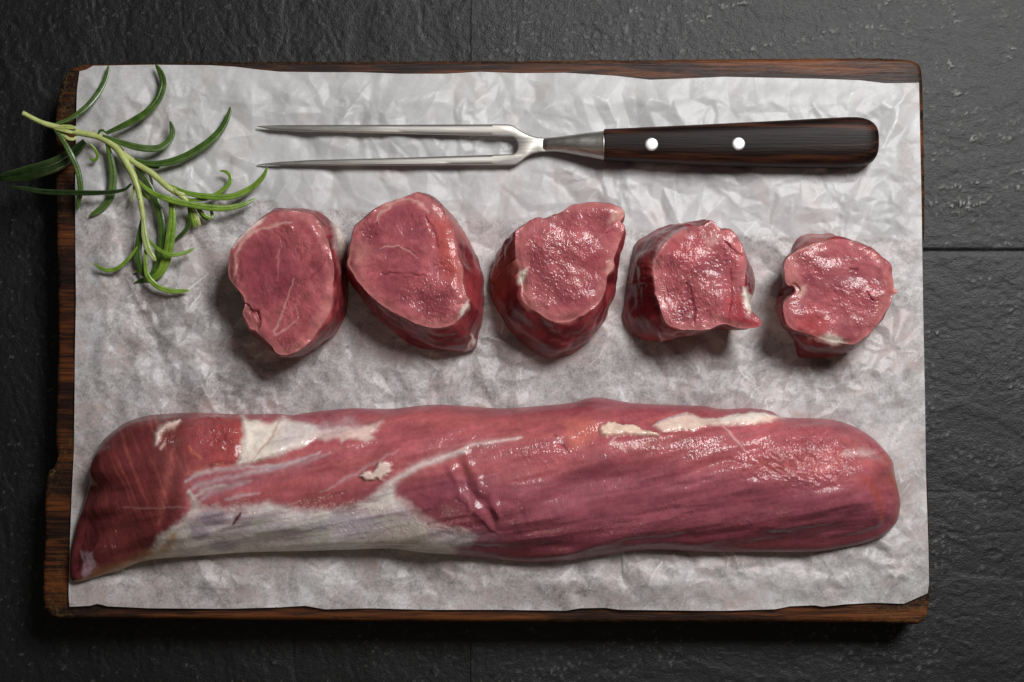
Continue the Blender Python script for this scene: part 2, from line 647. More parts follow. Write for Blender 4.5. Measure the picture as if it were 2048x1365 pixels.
def make_board():
    n = 900
    o = smooth_line(BO, n, True)
    c = o.mean(0)
    ang = np.arange(n)
    k = np.arange(n) / n * 2 * np.pi
    rough = 1.6 * fbm(o[:, 0] / 16, o[:, 1] / 16, o=3, seed=4)
    tan = np.roll(o, -1, 0) - np.roll(o, 1, 0)
    nrm = np.c_[tan[:, 1], -tan[:, 0]]
    nrm /= np.linalg.norm(nrm, axis=1, keepdims=True)
    if ((o - c) * nrm).sum() < 0:
        nrm = -nrm
    # chipped corners bottom right, bottom left and top left
    chip = np.zeros(n)
    for (cx, cy, r) in ((1830, 1248, 90), (90, 1225, 60), (115, 170, 50), (95, 940, 30)):
        chip = np.maximum(chip, np.exp(-(np.hypot(o[:, 0] - cx, o[:, 1] - cy) / r) ** 2))
    chipn = chip * 5 * fbm(o[:, 0] / 7, o[:, 1] / 7, o=2, seed=8)
    prof = [(0.0, -4, 1.0), (0.002, -1.0, 1), (0.006, 0, 1), (0.019, 0, 1), (0.0225, -0.8, 1), (0.0245, -3.0, 1), (0.0255, -6.5, 1), (0.026, -12, 1)]
    rings, wear = [], []
    zt = 0.02
    for z, off, rg in prof:
        q = o + nrm * (off + (rough + chipn) * rg)[:, None]
        p = P(q[:, 0], q[:, 1], BOARD_TOP)
        zz = z + (0.0011 * chip * fbm(o[:, 0] / 9, o[:, 1] / 9, z * 300 + 0 * k, o=3, seed=2) if 0.01 < z < 0.0262 else 0)
        rings.append(np.c_[p[:, 0], p[:, 1], np.zeros(n) + zz])
        w = 0.38 * chip * (1.0 if z > 0.015 and off > -25 else 0.3) + (0.25 if -8 < off < 0 and z > 0.02 else 0)
        wear.append(w)
    V = np.stack(rings, 1).reshape(-1, 3)
    wear = np.stack(wear, 1).ravel()
    nv = len(prof)
    F = grid_faces(n, nv, True)
    faces = [tuple(f[::-1]) for f in F]
    faces.append(tuple(i * nv + nv - 1 for i in range(n)))
    faces.append(tuple(i * nv for i in range(n))[::-1])
    b = build('chopping_board', V, faces, M_WOOD, attrs={'wear': wear})
    # outward normals
    import bmesh
    bm = bmesh.new(); bm.from_mesh(b.data); bmesh.ops.recalc_face_normals(bm, faces=bm.faces); bm.to_mesh(b.data); bm.free()
    tag(b, 'dark brown wooden chopping board with worn, chipped corners lying on the slate', 'chopping board')


make_board()

# ------------------------------------------------------------------ parchment
TOP_E = [(159, 143), (172, 140), (186, 132), (300, 130), (420, 131), (470, 134), (520, 140), (560, 144), (640, 145), (720, 145),
         (800, 148), (890, 148), (960, 144), (1040, 147), (1130, 146), (1230, 152), (1300, 160), (1360, 158), (1450, 154),
         (1540, 156), (1640, 158), (1720, 161), (1770, 167), (1838, 166)]
BOT_E = [(139, 1214), (180, 1212), (195, 1208), (215, 1213), (300, 1217), (460, 1218), (560, 1215), (610, 1212), (650, 1219), (740, 1217), (850, 1220),
         (1000, 1220), (1130, 1222), (1160, 1217), (1210, 1216), (1240, 1220), (1400, 1222), (1450, 1222), (1550, 1219),
         (1580, 1213), (1630, 1211), (1646, 1214), (1690, 1209), (1750, 1206), (1808, 1208), (1855, 1187)]
LEFT_E = [(139, 1214), (137, 1190), (140, 1080), (143, 1000), (148, 900), (150, 700), (152, 600), (150, 400), (152, 250), (154, 180), (159, 143)]
RIGHT_E = [(1855, 1187), (1858, 1170), (1857, 1100), (1852, 950), (1850, 800), (1846, 600), (1843, 400), (1838, 166)]
PAPER_Z = BOARD_TOP + 0.0004
CR_RNG = np.random.default_rng(5)


def facets(px, py, spacing, slope, nu, nv):
    """flat facets meeting in sharp creases: the lowest of many blunt pyramids; heights in pixels"""
    wx = px + 6 * fbm(px / 50, py / 50, o=2, seed=51 + int(spacing))
    wy = py + 6 * fbm(px / 50, py / 50, o=2, seed=52 + int(spacing))
    X, Y = wx.reshape(nu, nv), wy.reshape(nu, nv)
    h = np.full((nu, nv), 1e3)
    rad = spacing * 4.6
    du, dv = 1715.0 / nu, 1075.0 / nv
    n = int(1900 * 1250 / spacing ** 2)
    for k in range(n):
        cx, cy = CR_RNG.uniform(60, 1940), CR_RNG.uniform(60, 1300)
        iu, iv = int((cx - 145) / du), int((1215 - cy) / dv)
        ru, rv = int(rad / du) + 4, int(rad / dv) + 4
        a0, a1, b0, b1 = max(0, iu - ru), min(nu, iu + ru), max(0, iv - rv), min(nv, iv + rv)
        if a0 >= a1 or b0 >= b1:
            continue
        x, y = X[a0:a1, b0:b1] - cx, Y[a0:a1, b0:b1] - cy
        m = CR_RNG.integers(4, 6)
        a = CR_RNG.uniform(0, 6.28) + np.arange(m) * 6.28 / m + CR_RNG.normal(0, 0.35, m)
        g = CR_RNG.uniform(0.6, 1.5, m)
        d = np.max([g[j] * (x * math.cos(a[j]) + y * math.sin(a[j])) for j in range(m)], 0) + CR_RNG.uniform(-0.3, 0.3) * spacing
        h[a0:a1, b0:b1] = np.minimum(h[a0:a1, b0:b1], d)
    h = np.minimum(h, spacing * 1.2)
    return slope * h


def crumple(px, py, nu, nv):
    """height of the crumpled sheet in metres and a mask of its sharp creases"""
    m1 = 0.55 + 0.45 * sstep(-0.3, 0.3, fbm(px / 160, py / 160, o=2, seed=57).reshape(nu, nv))
    m2 = sstep(-0.25, 0.35, fbm(px / 120, py / 120, o=2, seed=58).reshape(nu, nv))
    h = facets(px, py, 120, 0.11, nu, nv) * m1 - facets(px, py, 66, 0.20, nu, nv) * m1 + facets(px, py, 34, 0.20, nu, nv) * (0.3 + 0.7 * m2)
    lap = np.zeros_like(h)
    lap[1:-1, 1:-1] = 4 * h[1:-1, 1:-1] - h[:-2, 1:-1] - h[2:, 1:-1] - h[1:-1, :-2] - h[1:-1, 2:]
    cr = sstep(0.35, 1.1, lap)
    return (h * PXM).ravel(), cr.ravel()


def poly_resample(pts, n):
    p = np.asarray(pts, float)
    q = np.r_[0, np.cumsum(np.hypot(*np.diff(p, axis=0).T))]
    u = np.linspace(0, q[-1], n)
    return np.c_[np.interp(u, q, p[:, 0]), np.interp(u, q, p[:, 1])]


def make_paper():
    nu, nv = 680, 430
    t, b = poly_resample(TOP_E, nu), poly_resample(BOT_E, nu)
    # keep the small corner cut crisp
    l, r = poly_resample(LEFT_E, nv), poly_resample(RIGHT_E, nv)
    u = np.linspace(0, 1, nu)[:, None, None]; v = np.linspace(0, 1, nv)[None, :, None]
    G = (1 - v) * b[:, None] + v * t[:, None] + (1 - u) * l[None] + u * r[None]
    G = G - ((1 - u) * (1 - v) * b[0] + u * (1 - v) * b[-1] + (1 - u) * v * t[0] + u * v * t[-1])
    px, py = G[..., 0].ravel(), G[..., 1].ravel()
    h, cr = crumple(px, py, nu, nv)
    h = h - np.percentile(h, 1)
    h = 0.009 * np.tanh(np.maximum(h, 0) / 0.009) * 1.08
    # pressed down a little under the tips of the fork
    h *= 1 - 0.6 * np.exp(-(np.hypot(px - 545, (py - 252)) / 55) ** 2) - 0.6 * np.exp(-(np.hypot(px - 545, (py - 330)) / 55) ** 2)
    edge = np.minimum(np.minimum(np.repeat(np.linspace(0, 1, nu), nv), 1 - np.repeat(np.linspace(0, 1, nu), nv)) * 1700,
                      np.minimum(np.tile(np.linspace(0, 1, nv), nu), 1 - np.tile(np.linspace(0, 1, nv), nu)) * 1060)
    z = PAPER_Z + 1.15 * h * (0.35 + 0.65 * sstep(0, 60, edge)) + 0.00004 * fbm(px / 9, py / 9, o=2, seed=77)
    z = z + 0.0005 * sstep(40, 0, edge) * sstep(0.0, 0.5, fbm(px / 70, py / 70, o=2, seed=78))
    V = P(px, py, z)
    fold_y = np.interp(px, [150, 560, 700, 960, 1270, 1500, 1845], [388, 414, 420, 437, 464, 470, 480])
    single = sstep(-5, 5, py - fold_y + 5 * fbm(px / 40, py / 40, o=2, seed=90) - np.where(px < 560, 30 * fbm(px / 60, py / 60, o=2, seed=91), 0))
    left = sstep(560, 200, px)
    single = np.maximum(single, 0.35 * left)
    single = np.maximum(single, 0.4 * sstep(1790, 1800, px) * sstep(270, 300, py))
    single = np.clip(single * (0.9 - 0.18 * sstep(1000, 1700, px)), 0, 1)
    # juice soaked round the meat
    stain = 0.75 * sstep(-0.1, 0.5, fbm(px / 70, py / 60, o=3, seed=95)) * sstep(400, 520, py)
    stain = np.maximum(stain, 0.3 * sstep(0.25, 0.5, fbm(px / 50, py / 50, o=2, seed=99)))
    wet = 0
    for (cx, cy, rx, ry) in ((565, 590, 150, 160), (835, 580, 165, 175), (1095, 600, 155, 160), (1375, 590, 165, 140), (1660, 615, 135, 140),
                             (480, 975, 400, 190), (980, 965, 420, 190), (1480, 970, 390, 185)):
        wet = np.maximum(wet, sstep(1.05, 0.75, np.hypot((px - cx) / rx, (py - cy) / ry) + 0.22 * fbm(px / 30, py / 30, o=3, seed=96)))
    stain = np.maximum(stain, 0.85 * wet)
    crm = np.clip(cr * sstep(-0.2, 0.4, fbm(px / 35, py / 35, o=2, seed=97)) * 0.55, 0, 1)
    p = build('parchment_sheet', V, grid_faces(nu, nv), M_PAPER, attrs={'single': single, 'crease': crm, 'stain': stain})
    tag(p, 'crumpled white parchment paper sheet spread over the chopping board', 'parchment paper')


make_paper()
SIT = BOARD_TOP + 0.0024      # level on which things rest on the paper

# ------------------------------------------------------------------ meat colours
RED = lin((184, 97, 103)); DEEP = lin((138, 58, 73)); SALMON = lin((208, 140, 134)); PURPLE = lin((154, 82, 97))
BROWN = lin((96, 38, 38)); FAT = lin((248, 236, 224)); SILVER = lin((218, 204, 208)); LAV = lin((164, 148, 168))
PEACH = lin((242, 216, 200)); YEL = lin((238, 230, 214)); DARK = lin((92, 22, 32)); ORANGE = lin((196, 106, 98)); SIDE = lin((118, 38, 46))

# ------------------------------------------------------------------ whole tenderloin
T_UP = [(136, 1140), (138, 1105), (144, 1078), (152, 1045), (164, 1008), (174, 975), (179, 940), (188, 908), (204, 882), (226, 862), (252, 845), (288, 833),
        (330, 828), (400, 826), (480, 829), (555, 828), (582, 831), (622, 825), (700, 817), (780, 818), (860, 810), (930, 812),
        (1000, 817), (1080, 812), (1140, 806), (1190, 795), (1250, 804), (1290, 808), (1400, 812), (1440, 818), (1500, 817),
        (1540, 822), (1570, 835), (1650, 838), (1700, 850), (1740, 872), (1766, 896), (1785, 922), (1790, 950), (1798, 985), (1802, 1008)]
T_LO = [(136, 1140), (138, 1158), (150, 1165), (170, 1161), (200, 1152), (240, 1140), (280, 1125), (320, 1118), (400, 1112), (500, 1105), (600, 1103), (700, 1100),
        (780, 1098), (840, 1105), (900, 1110), (980, 1117), (1060, 1125), (1130, 1122), (1200, 1112), (1300, 1100), (1400, 1104),
        (1500, 1105), (1600, 1105), (1640, 1103), (1690, 1095), (1730, 1086), (1766, 1073), (1786, 1055), (1797, 1038), (1802, 1008)]


def poly_mask(px, py, pts, soft=4, warp=3, seed=0, sc=14):
    jx = px + warp * fbm(px / sc, py / sc, o=3, seed=seed + 200)
    jy = py + warp * fbm(px / sc, py / sc, o=3, seed=seed + 231)
    return sstep(-soft * 1.5, soft * 1.5, sdist(jx, jy, pts) + 2.5 * fbm(px / 5, py / 3.5, o=2, seed=seed + 260))


def line_mask(px, py, pts, w, warp=2, seed=0, sc=12, taper=True):
    jx = px + warp * fbm(px / sc, py / sc, o=2, seed=seed + 300)
    jy = py + warp * fbm(px / sc, py / sc, o=2, seed=seed + 331)
    n = len(pts)
    ws = [w * (0.45 if taper and i in (0, n - 1) else 1.0) for i in range(n)]
    d = dist_poly(jx, jy, pts, widths=ws)
    return np.exp(-d ** 2 * 1.2)


def blob(px, py, cx, cy, rx, ry, soft=0.5):
    return sstep(1 + soft, 1 - soft, np.hypot((px - cx) / rx, (py - cy) / ry))


def make_tenderloin():
    nx, ny = 800, 210
    s = np.linspace(0, 1, nx)
    # columns: denser towards both ends
    xs = 136.3 + (1801.7 - 136.3) * (s - 0.11 * np.sin(2 * np.pi * s) / (2 * np.pi) * 6 * 0.8)
    xs = np.maximum.accumulate(xs)
    up = smooth_line(T_UP, 1500); lo = smooth_line(T_LO, 1500)
    ux, uy = np.maximum.accumulate(up[:, 0]), up[:, 1]
    lx, ly = np.maximum.accumulate(lo[:, 0]), lo[:, 1]
    yu = np.interp(xs, ux, uy); yl = np.interp(xs, lx, ly)
    a = np.linspace(-np.pi / 2, np.pi / 2, ny)
    w = 0.5 + 0.5 * np.sin(a)
    PX = np.repeat(xs, ny); PY = (yl[:, None] + (yu - yl)[:, None] * w[None]).ravel()
    outline = np.vstack([up[::6], lo[::-1][::6]])
    d = dist_poly(PX, PY, outline, True)
    lowr = np.tile(sstep(0.75, 0.25, w), nx)
    R = 102.0 + 52 * lowr + 22 * fbm(PX / 300, PY / 300, o=2, seed=5)
    H = 0.0238 * np.interp(PX, [136, 200, 330, 600, 1200, 1650, 1802], [0.55, 0.8, 1.0, 1.0, 1.05, 1.0, 0.92])
    q = np.clip(d / R, 0, 1)
    z = H * np.clip(1 - (1 - q) ** 2, 0, 1) ** 0.7
    Z = z.reshape(nx, ny)
    for _ in range(60):
        Zs = Z.copy()
        Zs[1:-1, 1:-1] = (Z[:-2, 1:-1] + Z[2:, 1:-1] + Z[1:-1, :-2] + Z[1:-1, 2:]) / 4
        m = sstep(0.25, 0.6, q.reshape(nx, ny))
        Z = Z + (Zs - Z) * m
    zc = SIT + 0.0050 * np.interp(PX, [136, 220, 350, 1700, 1802], [0.4, 0.75, 1, 1, 0.85])
    V0 = P(PX, PY, SIT + 0.0050)
    V = np.c_[V0[:, 0], V0[:, 1], zc + Z.ravel()]
    F = grid_faces(nx, ny)
    px, py = pix(V)

    # ---------------- relief, in metres along the surface normal
    N = face_normals(V, F)
    N *= np.sign((N[:, 2].mean()))
    rel = np.zeros(len(V))
    rim = sstep(0, 22, d)
    rel += 0.0037 * fbm((px + py) / 170, (py + 0.15 * px) / 62, o=2, seed=11)
    rel += 0.0008 * fbm((px + py) / 75, (py + 0.15 * px) / 24, o=2, seed=12)
    fx, fy = (px + 0.6 * py), (py + 0.16 * px)
    leftm = sstep(420, 330, px)
    fx = np.where(leftm > 0.5, px * 0.35 + py, fx); fy = np.where(leftm > 0.5, px - 0.35 * py, fy)
    fib = fbm(fx / 85, fy / 6.5, o=3, seed=13)
    rel += 0.00013 * fib
    def groove(pts, w, depth, seed=0, lip=0.4):
        jx = px + 7 * fbm(px / 34, py / 34, o=2, seed=seed + 400)
        jy = py + 7 * fbm(px / 34, py / 34, o=2, seed=seed + 431)
        n = len(pts)
        dd = dist_poly(jx, jy, pts, widths=[w * (0.35 if i in (0, n - 1) else 1) for i in range(n)])
        de = np.minimum(np.hypot(px - pts[0][0], py - pts[0][1]), np.hypot(px - pts[-1][0], py - pts[-1][1]))
        return sstep(0, 34, de) * (-depth * np.exp(-dd ** 2) + lip * depth * np.exp(-(dd - 2.3) ** 2))
    G = [([(905, 915), (916, 925), (931, 954), (943, 980), (972, 1016), (1001, 1056)], 6, 0.0022, 0.7),
         ([(960, 972), (990, 1001), (1030, 1006), (1045, 1022), (1057, 1065)], 5, 0.0013, 0.5),
         ([(1108, 866), (1122, 880), (1132, 893), (1140, 908)], 5, 0.0022, 0.3),
         ([(1004, 966), (1090, 957), (1142, 930), (1192, 919)], 3.5, 0.0006, 0.5),
         ([(914, 1088), (1001, 1101), (1148, 1093), (1250, 1078), (1415, 1073), (1520, 1068), (1600, 1075)], 6, 0.0013, 0.6),
         ([(1440, 917), (1480, 922), (1526, 932)], 4, 0.0009, 0.5),
         ([(566, 836), (548, 870), (524, 900), (508, 922)], 4, 0.0008, 0.6),
         ([(481, 830), (486, 870), (478, 915), (470, 932)], 5, 0.0016, 0.3),
         ([(378, 940), (420, 937), (470, 932)], 4, 0.0010, 0.5),
         ([(373, 966), (376, 985), (385, 1015), (370, 1035)], 5, 0.0010, 0.5),
         ([(560, 905), (640, 880), (720, 872), (800, 850), (880, 840)], 5, 0.0008, 0.5),
         ([(620, 940), (700, 905), (790, 880), (900, 868)], 4, 0.0007, 0.5),
         ([(1320, 862), (1380, 863), (1415, 855), (1508, 852), (1569, 838)], 4, 0.0013, 0.4),
         ([(1150, 815), (1230, 835), (1300, 850)], 5, 0.0010, 0.5),
         ([(1748, 968), (1765, 1005), (1770, 1040), (1755, 1070)], 6, 0.0009, 0.7),
         ([(1330, 985), (1400, 960), (1440, 952)], 4, 0.0007, 0.5),
         ([(1250, 1035), (1330, 1022), (1430, 1012)], 4, 0.0006, 0.5),
         ([(460, 1045), (472, 1034), (482, 1024)], 5, 0.0016, 0.2)]
    for k, (pts, gw, dep, lip) in enumerate(G):
        rel += groove(pts, gw * 1.4, dep * (0.5, 0.3)[k] if k < 2 else dep * 0.36, k, lip * (1.0 if k == 0 else 0.35))
    # wet wrinkles
    wr = 0.16 + 0 * px
    for (cx, cy, rx, ry, am) in ((1620, 915, 110, 62, 1.0), (1500, 935, 60, 40, 0.6), (1735, 905, 40, 35, 0.5), (430, 868, 48, 34, 0.95),
                                 (1400, 890, 60, 25, 0.5), (1090, 905, 60, 32, 0.55), (1180, 870, 40, 25, 0.5), (920, 1052, 50, 14, 0.6),
                                 (1100, 1066, 130, 16, 0.34), (1240, 1050, 60, 20, 0.5), (1585, 1052, 60, 16, 0.34), (720, 1052, 160, 14, 0.34),
                                 (330, 868, 24, 26, 0.7), (880, 860, 120, 25, 0.4), (1360, 1022, 60, 20, 0.45), (1490, 1045, 20, 12, 0.5), (700, 848, 60, 18, 0.5)):
        wr = np.maximum(wr, am * blob(px, py, cx, cy, rx, ry, 0.45))
    upper = np.exp(-((py - np.interp(px, [140, 400, 900, 1500, 1800], [930, 900, 880, 900, 950])) / 42) ** 2)
    wr = np.maximum(wr, 0.42 * upper * sstep(-0.15, 0.3, fbm(px / 60, py / 30, o=2, seed=19)))
    ca, sa = math.cos(0.6), math.sin(0.6)
    kx, ky = px * ca + py * sa, -px * sa + py * ca
    wxx = kx + 9 * fbm(px / 20, py / 20, o=2, seed=15); wyy = ky + 9 * fbm(px / 20, py / 20, o=2, seed=16)
    crink = 1 - 2 * np.abs(fbm(wxx / 36, wyy / 13, o=2, seed=17))
    rel += 0.00055 * crink * sstep(0.3, 0.9, wr) * rim + 0.00018 * fbm(px / 9, py / 7, o=2, seed=18) * wr

    # ---------------- colour
    n1 = fbm(px / 120, py / 60, o=3, seed=20)
    col = np.tile(RED, (len(V), 1)) * (0.95 + 0.26 * n1)[:, None]
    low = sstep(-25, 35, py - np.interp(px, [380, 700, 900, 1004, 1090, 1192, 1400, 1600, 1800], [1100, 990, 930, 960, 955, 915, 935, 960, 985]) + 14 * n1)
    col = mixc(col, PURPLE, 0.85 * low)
    col = mixc(col, ORANGE, 0.28 * sstep(0.0, 0.4, fbm(fx / 140, fy / 26, o=3, seed=22)) * (1 - low))
    col = mixc(col, DEEP, 0.35 * sstep(0.1, 0.45, fbm(fx / 120, fy / 30, o=3, seed=23)))
    col *= (1 + 0.14 * fib)[:, None]
    # rounded-off left end: browner, with pale fibre streaks
    lefty = sstep(395, 345, px + 0.12 * (py - 950) + 10 * n1) 
    col = mixc(col, BROWN * 1.08, 0.85 * lefty)
    col = mixc(col, ORANGE, 0.26 * lefty * sstep(0.16, 0.45, fbm((px * .35 + py) / 110, (px - .35 * py) / 11, o=3, seed=24)) * sstep(1080, 980, py))
    col = mixc(col, ORANGE * 0.9, 0.5 * line_mask(px, py, [(345, 900), (338, 950), (326, 1000), (318, 1050)], 12, 5, 3))
    # dark rim along the upper edge
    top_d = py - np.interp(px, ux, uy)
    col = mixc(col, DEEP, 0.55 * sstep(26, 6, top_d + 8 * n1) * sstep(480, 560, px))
    # red block with the torn front
    blk = poly_mask(px, py, [(383, 830), (478, 828), (485, 860), (482, 905), (472, 930), (430, 938), (392, 938), (374, 905), (372, 885), (385, 860)], 8, 6, 2)
    blk = blk * (0.55 + 0.45 * sstep(400, 440, px))
    col = mixc(col, lin((166, 68, 66)), 0.75 * blk)
    rel += 0.0009 * blk
    col = mixc(col, ORANGE, 0.7 * line_mask(px, py, [(470, 932), (430, 938), (395, 940), (372, 950)], 8, 4, 7))
    fat = np.zeros(len(V)); silver = np.zeros(len(V))
    def put(mask, c, amt=1.0, kind=None, raise_=0.0):
        nonlocal col, fat, silver, rel
        col = mixc(col, c, mask * amt)
        if kind == 'fat':
            fat = np.maximum(fat, mask * amt)
        if kind == 'silver':
            silver = np.maximum(silver, mask * amt)
        rel = rel + raise_ * mask
    streak = 0.5 + 0.5 * fbm(fx / 70, fy / 7, o=3, seed=30)
    # pale fat beside the block, with the smear to the right
    put(poly_mask(px, py, [(484, 832), (497, 846), (540, 849), (566, 836), (585, 842), (633, 851), (640, 862), (624, 880), (598, 897), (545, 914), (505, 926), (474, 930), (485, 893), (486, 862)], 5, 5, 5), FAT, 0.95, 'fat', 0.0009)
    put(line_mask(px, py, [(562, 838), (545, 872), (520, 902), (508, 920)], 3, 3, 8), lin((190, 150, 130)), 0.7)
    put(poly_mask(px, py, [(625, 872), (650, 855), (690, 850), (730, 852), (767, 847), (742, 863), (750, 873), (735, 884), (712, 878), (692, 880), (684, 888), (675, 876), (648, 882)], 4, 5, 6), lin((232, 204, 196)), 0.9, 'fat', 0.0003)
    put(poly_mask(px, py, [(560, 852), (640, 845), (700, 838), (720, 845), (650, 862), (600, 890), (560, 905)], 10, 9, 9), SILVER, 0.55)
    for k, ln in enumerate(([(372, 965), (395, 948), (430, 940), (478, 936), (560, 930)], [(376, 985), (400, 970), (440, 960), (500, 946), (570, 930), (640, 905)],
                            [(392, 1008), (420, 985), (460, 972), (500, 962)], [(450, 1000), (475, 992), (520, 985)], [(470, 955), (540, 940), (600, 925), (660, 908)],
                            [(640, 985), (700, 955), (760, 920), (800, 900)])):
        put(line_mask(px, py, ln, (6, 6, 7, 6, 6, 4)[k], 4, 10 + k), SILVER, (0.8, 0.75, 0.7, 0.6, 0.5, 0.35)[k] * (0.55 + 0.45 * streak))
    put(poly_mask(px, py, [(380, 965), (470, 940), (560, 935), (620, 915), (600, 940), (500, 965), (420, 1000), (388, 1010)], 12, 9, 18), lin((160, 110, 120)), 0.5)
    # silver skin along the lower edge
    SK = [(387, 1021), (422, 1016), (481, 1014), (540, 1008), (598, 1021), (650, 1022), (709, 1016), (747, 998), (772, 970), (785, 968), (788, 992), (811, 1007),
          (832, 1033), (856, 1050), (914, 1060), (950, 1068), (935, 1084), (899, 1088), (912, 1104), (855, 1125), (600, 1130), (330, 1140), (300, 1118), (322, 1072), (358, 1048)]
    sk = poly_mask(px, py, SK, 9, 8, 20)
    put(sk, SILVER * 1.22, 0.92, 'silver', 0.0003)
    strk = fbm((px + 0.4 * py) / 95, (py + 0.1 * px) / 9, o=4, seed=34)
    put(sk * sstep(0.05, 0.5, strk) * sstep(1075, 1040, py), lin((176, 118, 128)), 0.5)
    put(sk * sstep(0.0, 0.45, -strk), lin((244, 236, 230)), 0.75)
    put(sk * sstep(-12, 26, py - np.interp(px, [330, 500, 700, 850], [1062, 1078, 1070, 1072]) + 10 * n1), YEL, 0.45)
    put(sk * blob(px, py, 640, 1048, 150, 22, 0.5), lin((208, 196, 212)), 0.6)
    put(sk * sstep(-.05, .35, fbm(px / 60, py / 22, o=4, seed=33)), lin((236, 230, 220)), 0.7)
    put(sk * blob(px, py, 800, 1070, 60, 30, .5), lin((206, 188, 172)), 0.5)
    for (cx, cy, rx, ry) in ((424, 1034, 30, 16), (399, 1060, 19, 18), (443, 1093, 26, 11)):
        put(blob(px + 5 * n1, py, cx, cy, rx, ry, 0.4), LAV, 0.7)
    put(line_mask(px, py, [(380, 1046), (405, 1048), (420, 1058)], 3, 2, 21), lin((215, 205, 200)), 0.7)
    put(line_mask(px, py, [(466, 1046), (474, 1034), (482, 1024)], 6, 2, 22), DARK, 0.95)
    put(line_mask(px, py, [(378, 983), (386, 1000), (393, 1015), (381, 1033), (358, 1056)], 8, 3, 23), lin((225, 210, 204)), 0.85, 'silver')
    put(line_mask(px, py, [(384, 1000), (410, 980), (452, 970)], 6, 3, 24), lin((215, 196, 192)), 0.7)
    put(line_mask(px, py, [(246, 1015), (310, 1019), (358, 1015), (422, 1017), (520, 1011)], 2.0, 3, 25), lin((220, 190, 186)), 0.22)
    # tendon that rises from the silver skin
    put(line_mask(px, py, [(752, 998), (779, 968), (832, 934), (880, 916), (934, 903)], 8, 4, 26), lin((226, 204, 202)), 0.92, 'fat', 0.0003)
    put(line_mask(px, py, [(905, 908), (943, 890), (990, 882), (1043, 874)], 5, 3, 27), lin((226, 196, 194)), 0.85, 'fat', 0.0003)
    put(line_mask(px, py, [(860, 920), (900, 898), (960, 880), (1040, 868)], 6, 5, 28), lin((190, 120, 122)), 0.5)
    put(line_mask(px, py, [(790, 995), (815, 1005), (840, 1030), (890, 1052), (950, 1060)], 7, 6, 29), lin((210, 176, 172)), 0.7)
    put(line_mask(px, py, [(940, 1028), (944, 1015), (930, 985)], 4, 3, 30), lin((196, 120, 122)), 0.6)
    put(blob(px, py, 945, 1075, 55, 16, 0.6), LAV, 0.3)
    # loose white scraps
    put(poly_mask(px, py, [(720, 953), (735, 941), (745, 945), (755, 929), (768, 924), (785, 932), (780, 946), (768, 954), (764, 964), (752, 958), (735, 960)], 2, 4, 31, 9), lin((240, 214, 204)), 0.95, 'fat', 0.0015)
    put(poly_mask(px, py, [(1200, 856), (1214, 845), (1236, 847), (1268, 850), (1285, 863), (1318, 867), (1316, 874), (1275, 871), (1245, 868), (1215, 872), (1203, 868)], 2, 4, 32, 9), lin((242, 214, 194)), 0.95, 'fat', 0.0015)
    put(line_mask(px, py, [(1232, 873), (1221, 888), (1240, 890), (1252, 906)], 3, 2, 33), lin((225, 190, 186)), 0.8)
    put(poly_mask(px, py, [(1128, 842), (1165, 838), (1200, 845), (1196, 872), (1165, 890), (1142, 903), (1132, 880)], 6, 5, 34), lin((212, 122, 106)), 0.6)
    put(line_mask(px, py, [(1110, 868), (1124, 884), (1138, 905)], 4, 2, 35), DARK, 0.8)
    put(poly_mask(px, py, [(1306, 852), (1320, 841), (1345, 834), (1375, 827), (1415, 836), (1508, 826), (1541, 832), (1569, 837), (1508, 851), (1415, 854), (1381, 862), (1323, 862)], 3, 4, 36), PEACH, 0.9, 'fat', 0.0009)
    put(poly_mask(px, py, [(1440, 838), (1508, 828), (1545, 834), (1508, 848), (1440, 850)], 4, 4, 37), FAT, 0.8)
    put(line_mask(px, py, [(1306, 852), (1325, 840), (1375, 826)], 4, 2, 38), SILVER, 0.6)
    put(line_mask(px, py, [(1443, 854), (1462, 872), (1478, 888), (1491, 903)], 3.2, 1.5, 39), lin((218, 170, 164)), 0.8, None, 0.0004)
    put(poly_mask(px, py, [(1684, 905), (1700, 896), (1735, 889), (1756, 902), (1748, 910), (1720, 905), (1695, 911)], 5, 4, 40), lin((226, 186, 184)), 0.75, 'fat')
    put(line_mask(px, py, [(1768, 905), (1784, 930), (1790, 965), (1799, 1005), (1788, 1050)], 9, 3, 41), lin((150, 70, 48)), 0.65)
    put(line_mask(px, py, [(1726, 955), (1746, 970), (1762, 1010), (1768, 1050)], 9, 4, 42), lin((176, 84, 68)), 0.6)
    # under strip below the long fold
    und = sstep(0, 10, py - np.interp(px, [900, 1001, 1148, 1250, 1415, 1600, 1800], [1090, 1103, 1095, 1081, 1076, 1078, 1060])) * sstep(900, 960, px)
    put(und, lin((140, 70, 76)), 0.5)
    # bottom-left corner: lavender scrap and yellow edge
    put(line_mask(px, py, [(150, 1168), (200, 1152), (280, 1124), (330, 1100), (350, 1066)], 13, 4, 43), lin((196, 150, 100)), 0.7)
    put(poly_mask(px, py, [(156, 1102), (180, 1107), (192, 1132), (180, 1152), (166, 1160), (162, 1130)], 3, 3, 44), lin((170, 140, 150)), 0.85, 'silver')
    put(line_mask(px, py, [(314, 893), (318, 872), (330, 860), (345, 856), (362, 848)], 7, 4, 45), lin((240, 212, 200)), 0.85, 'fat', 0.0008)
    put(line_mask(px, py, [(322, 898), (330, 890)], 6, 2, 46), lin((235, 200, 190)), 0.7)
    put(line_mask(px, py, [(378, 892), (388, 908), (405, 916)], 5, 3, 47), lin((214, 120, 100)), 0.7)

    V = V + N * (rel * rim)[:, None]
    # ---------------- under side
    base = V.reshape(nx, ny, 3)
    cols3 = col.reshape(nx, ny, 3)
    Vall = [V]; call = [col]
    def ring_strip(idx):   # side of the strip that faces down, along one rim
        return base[:, idx], cols3[:, idx]
    ctr = (base[:, 0] + base[:, -1]) / 2
    lowers = []
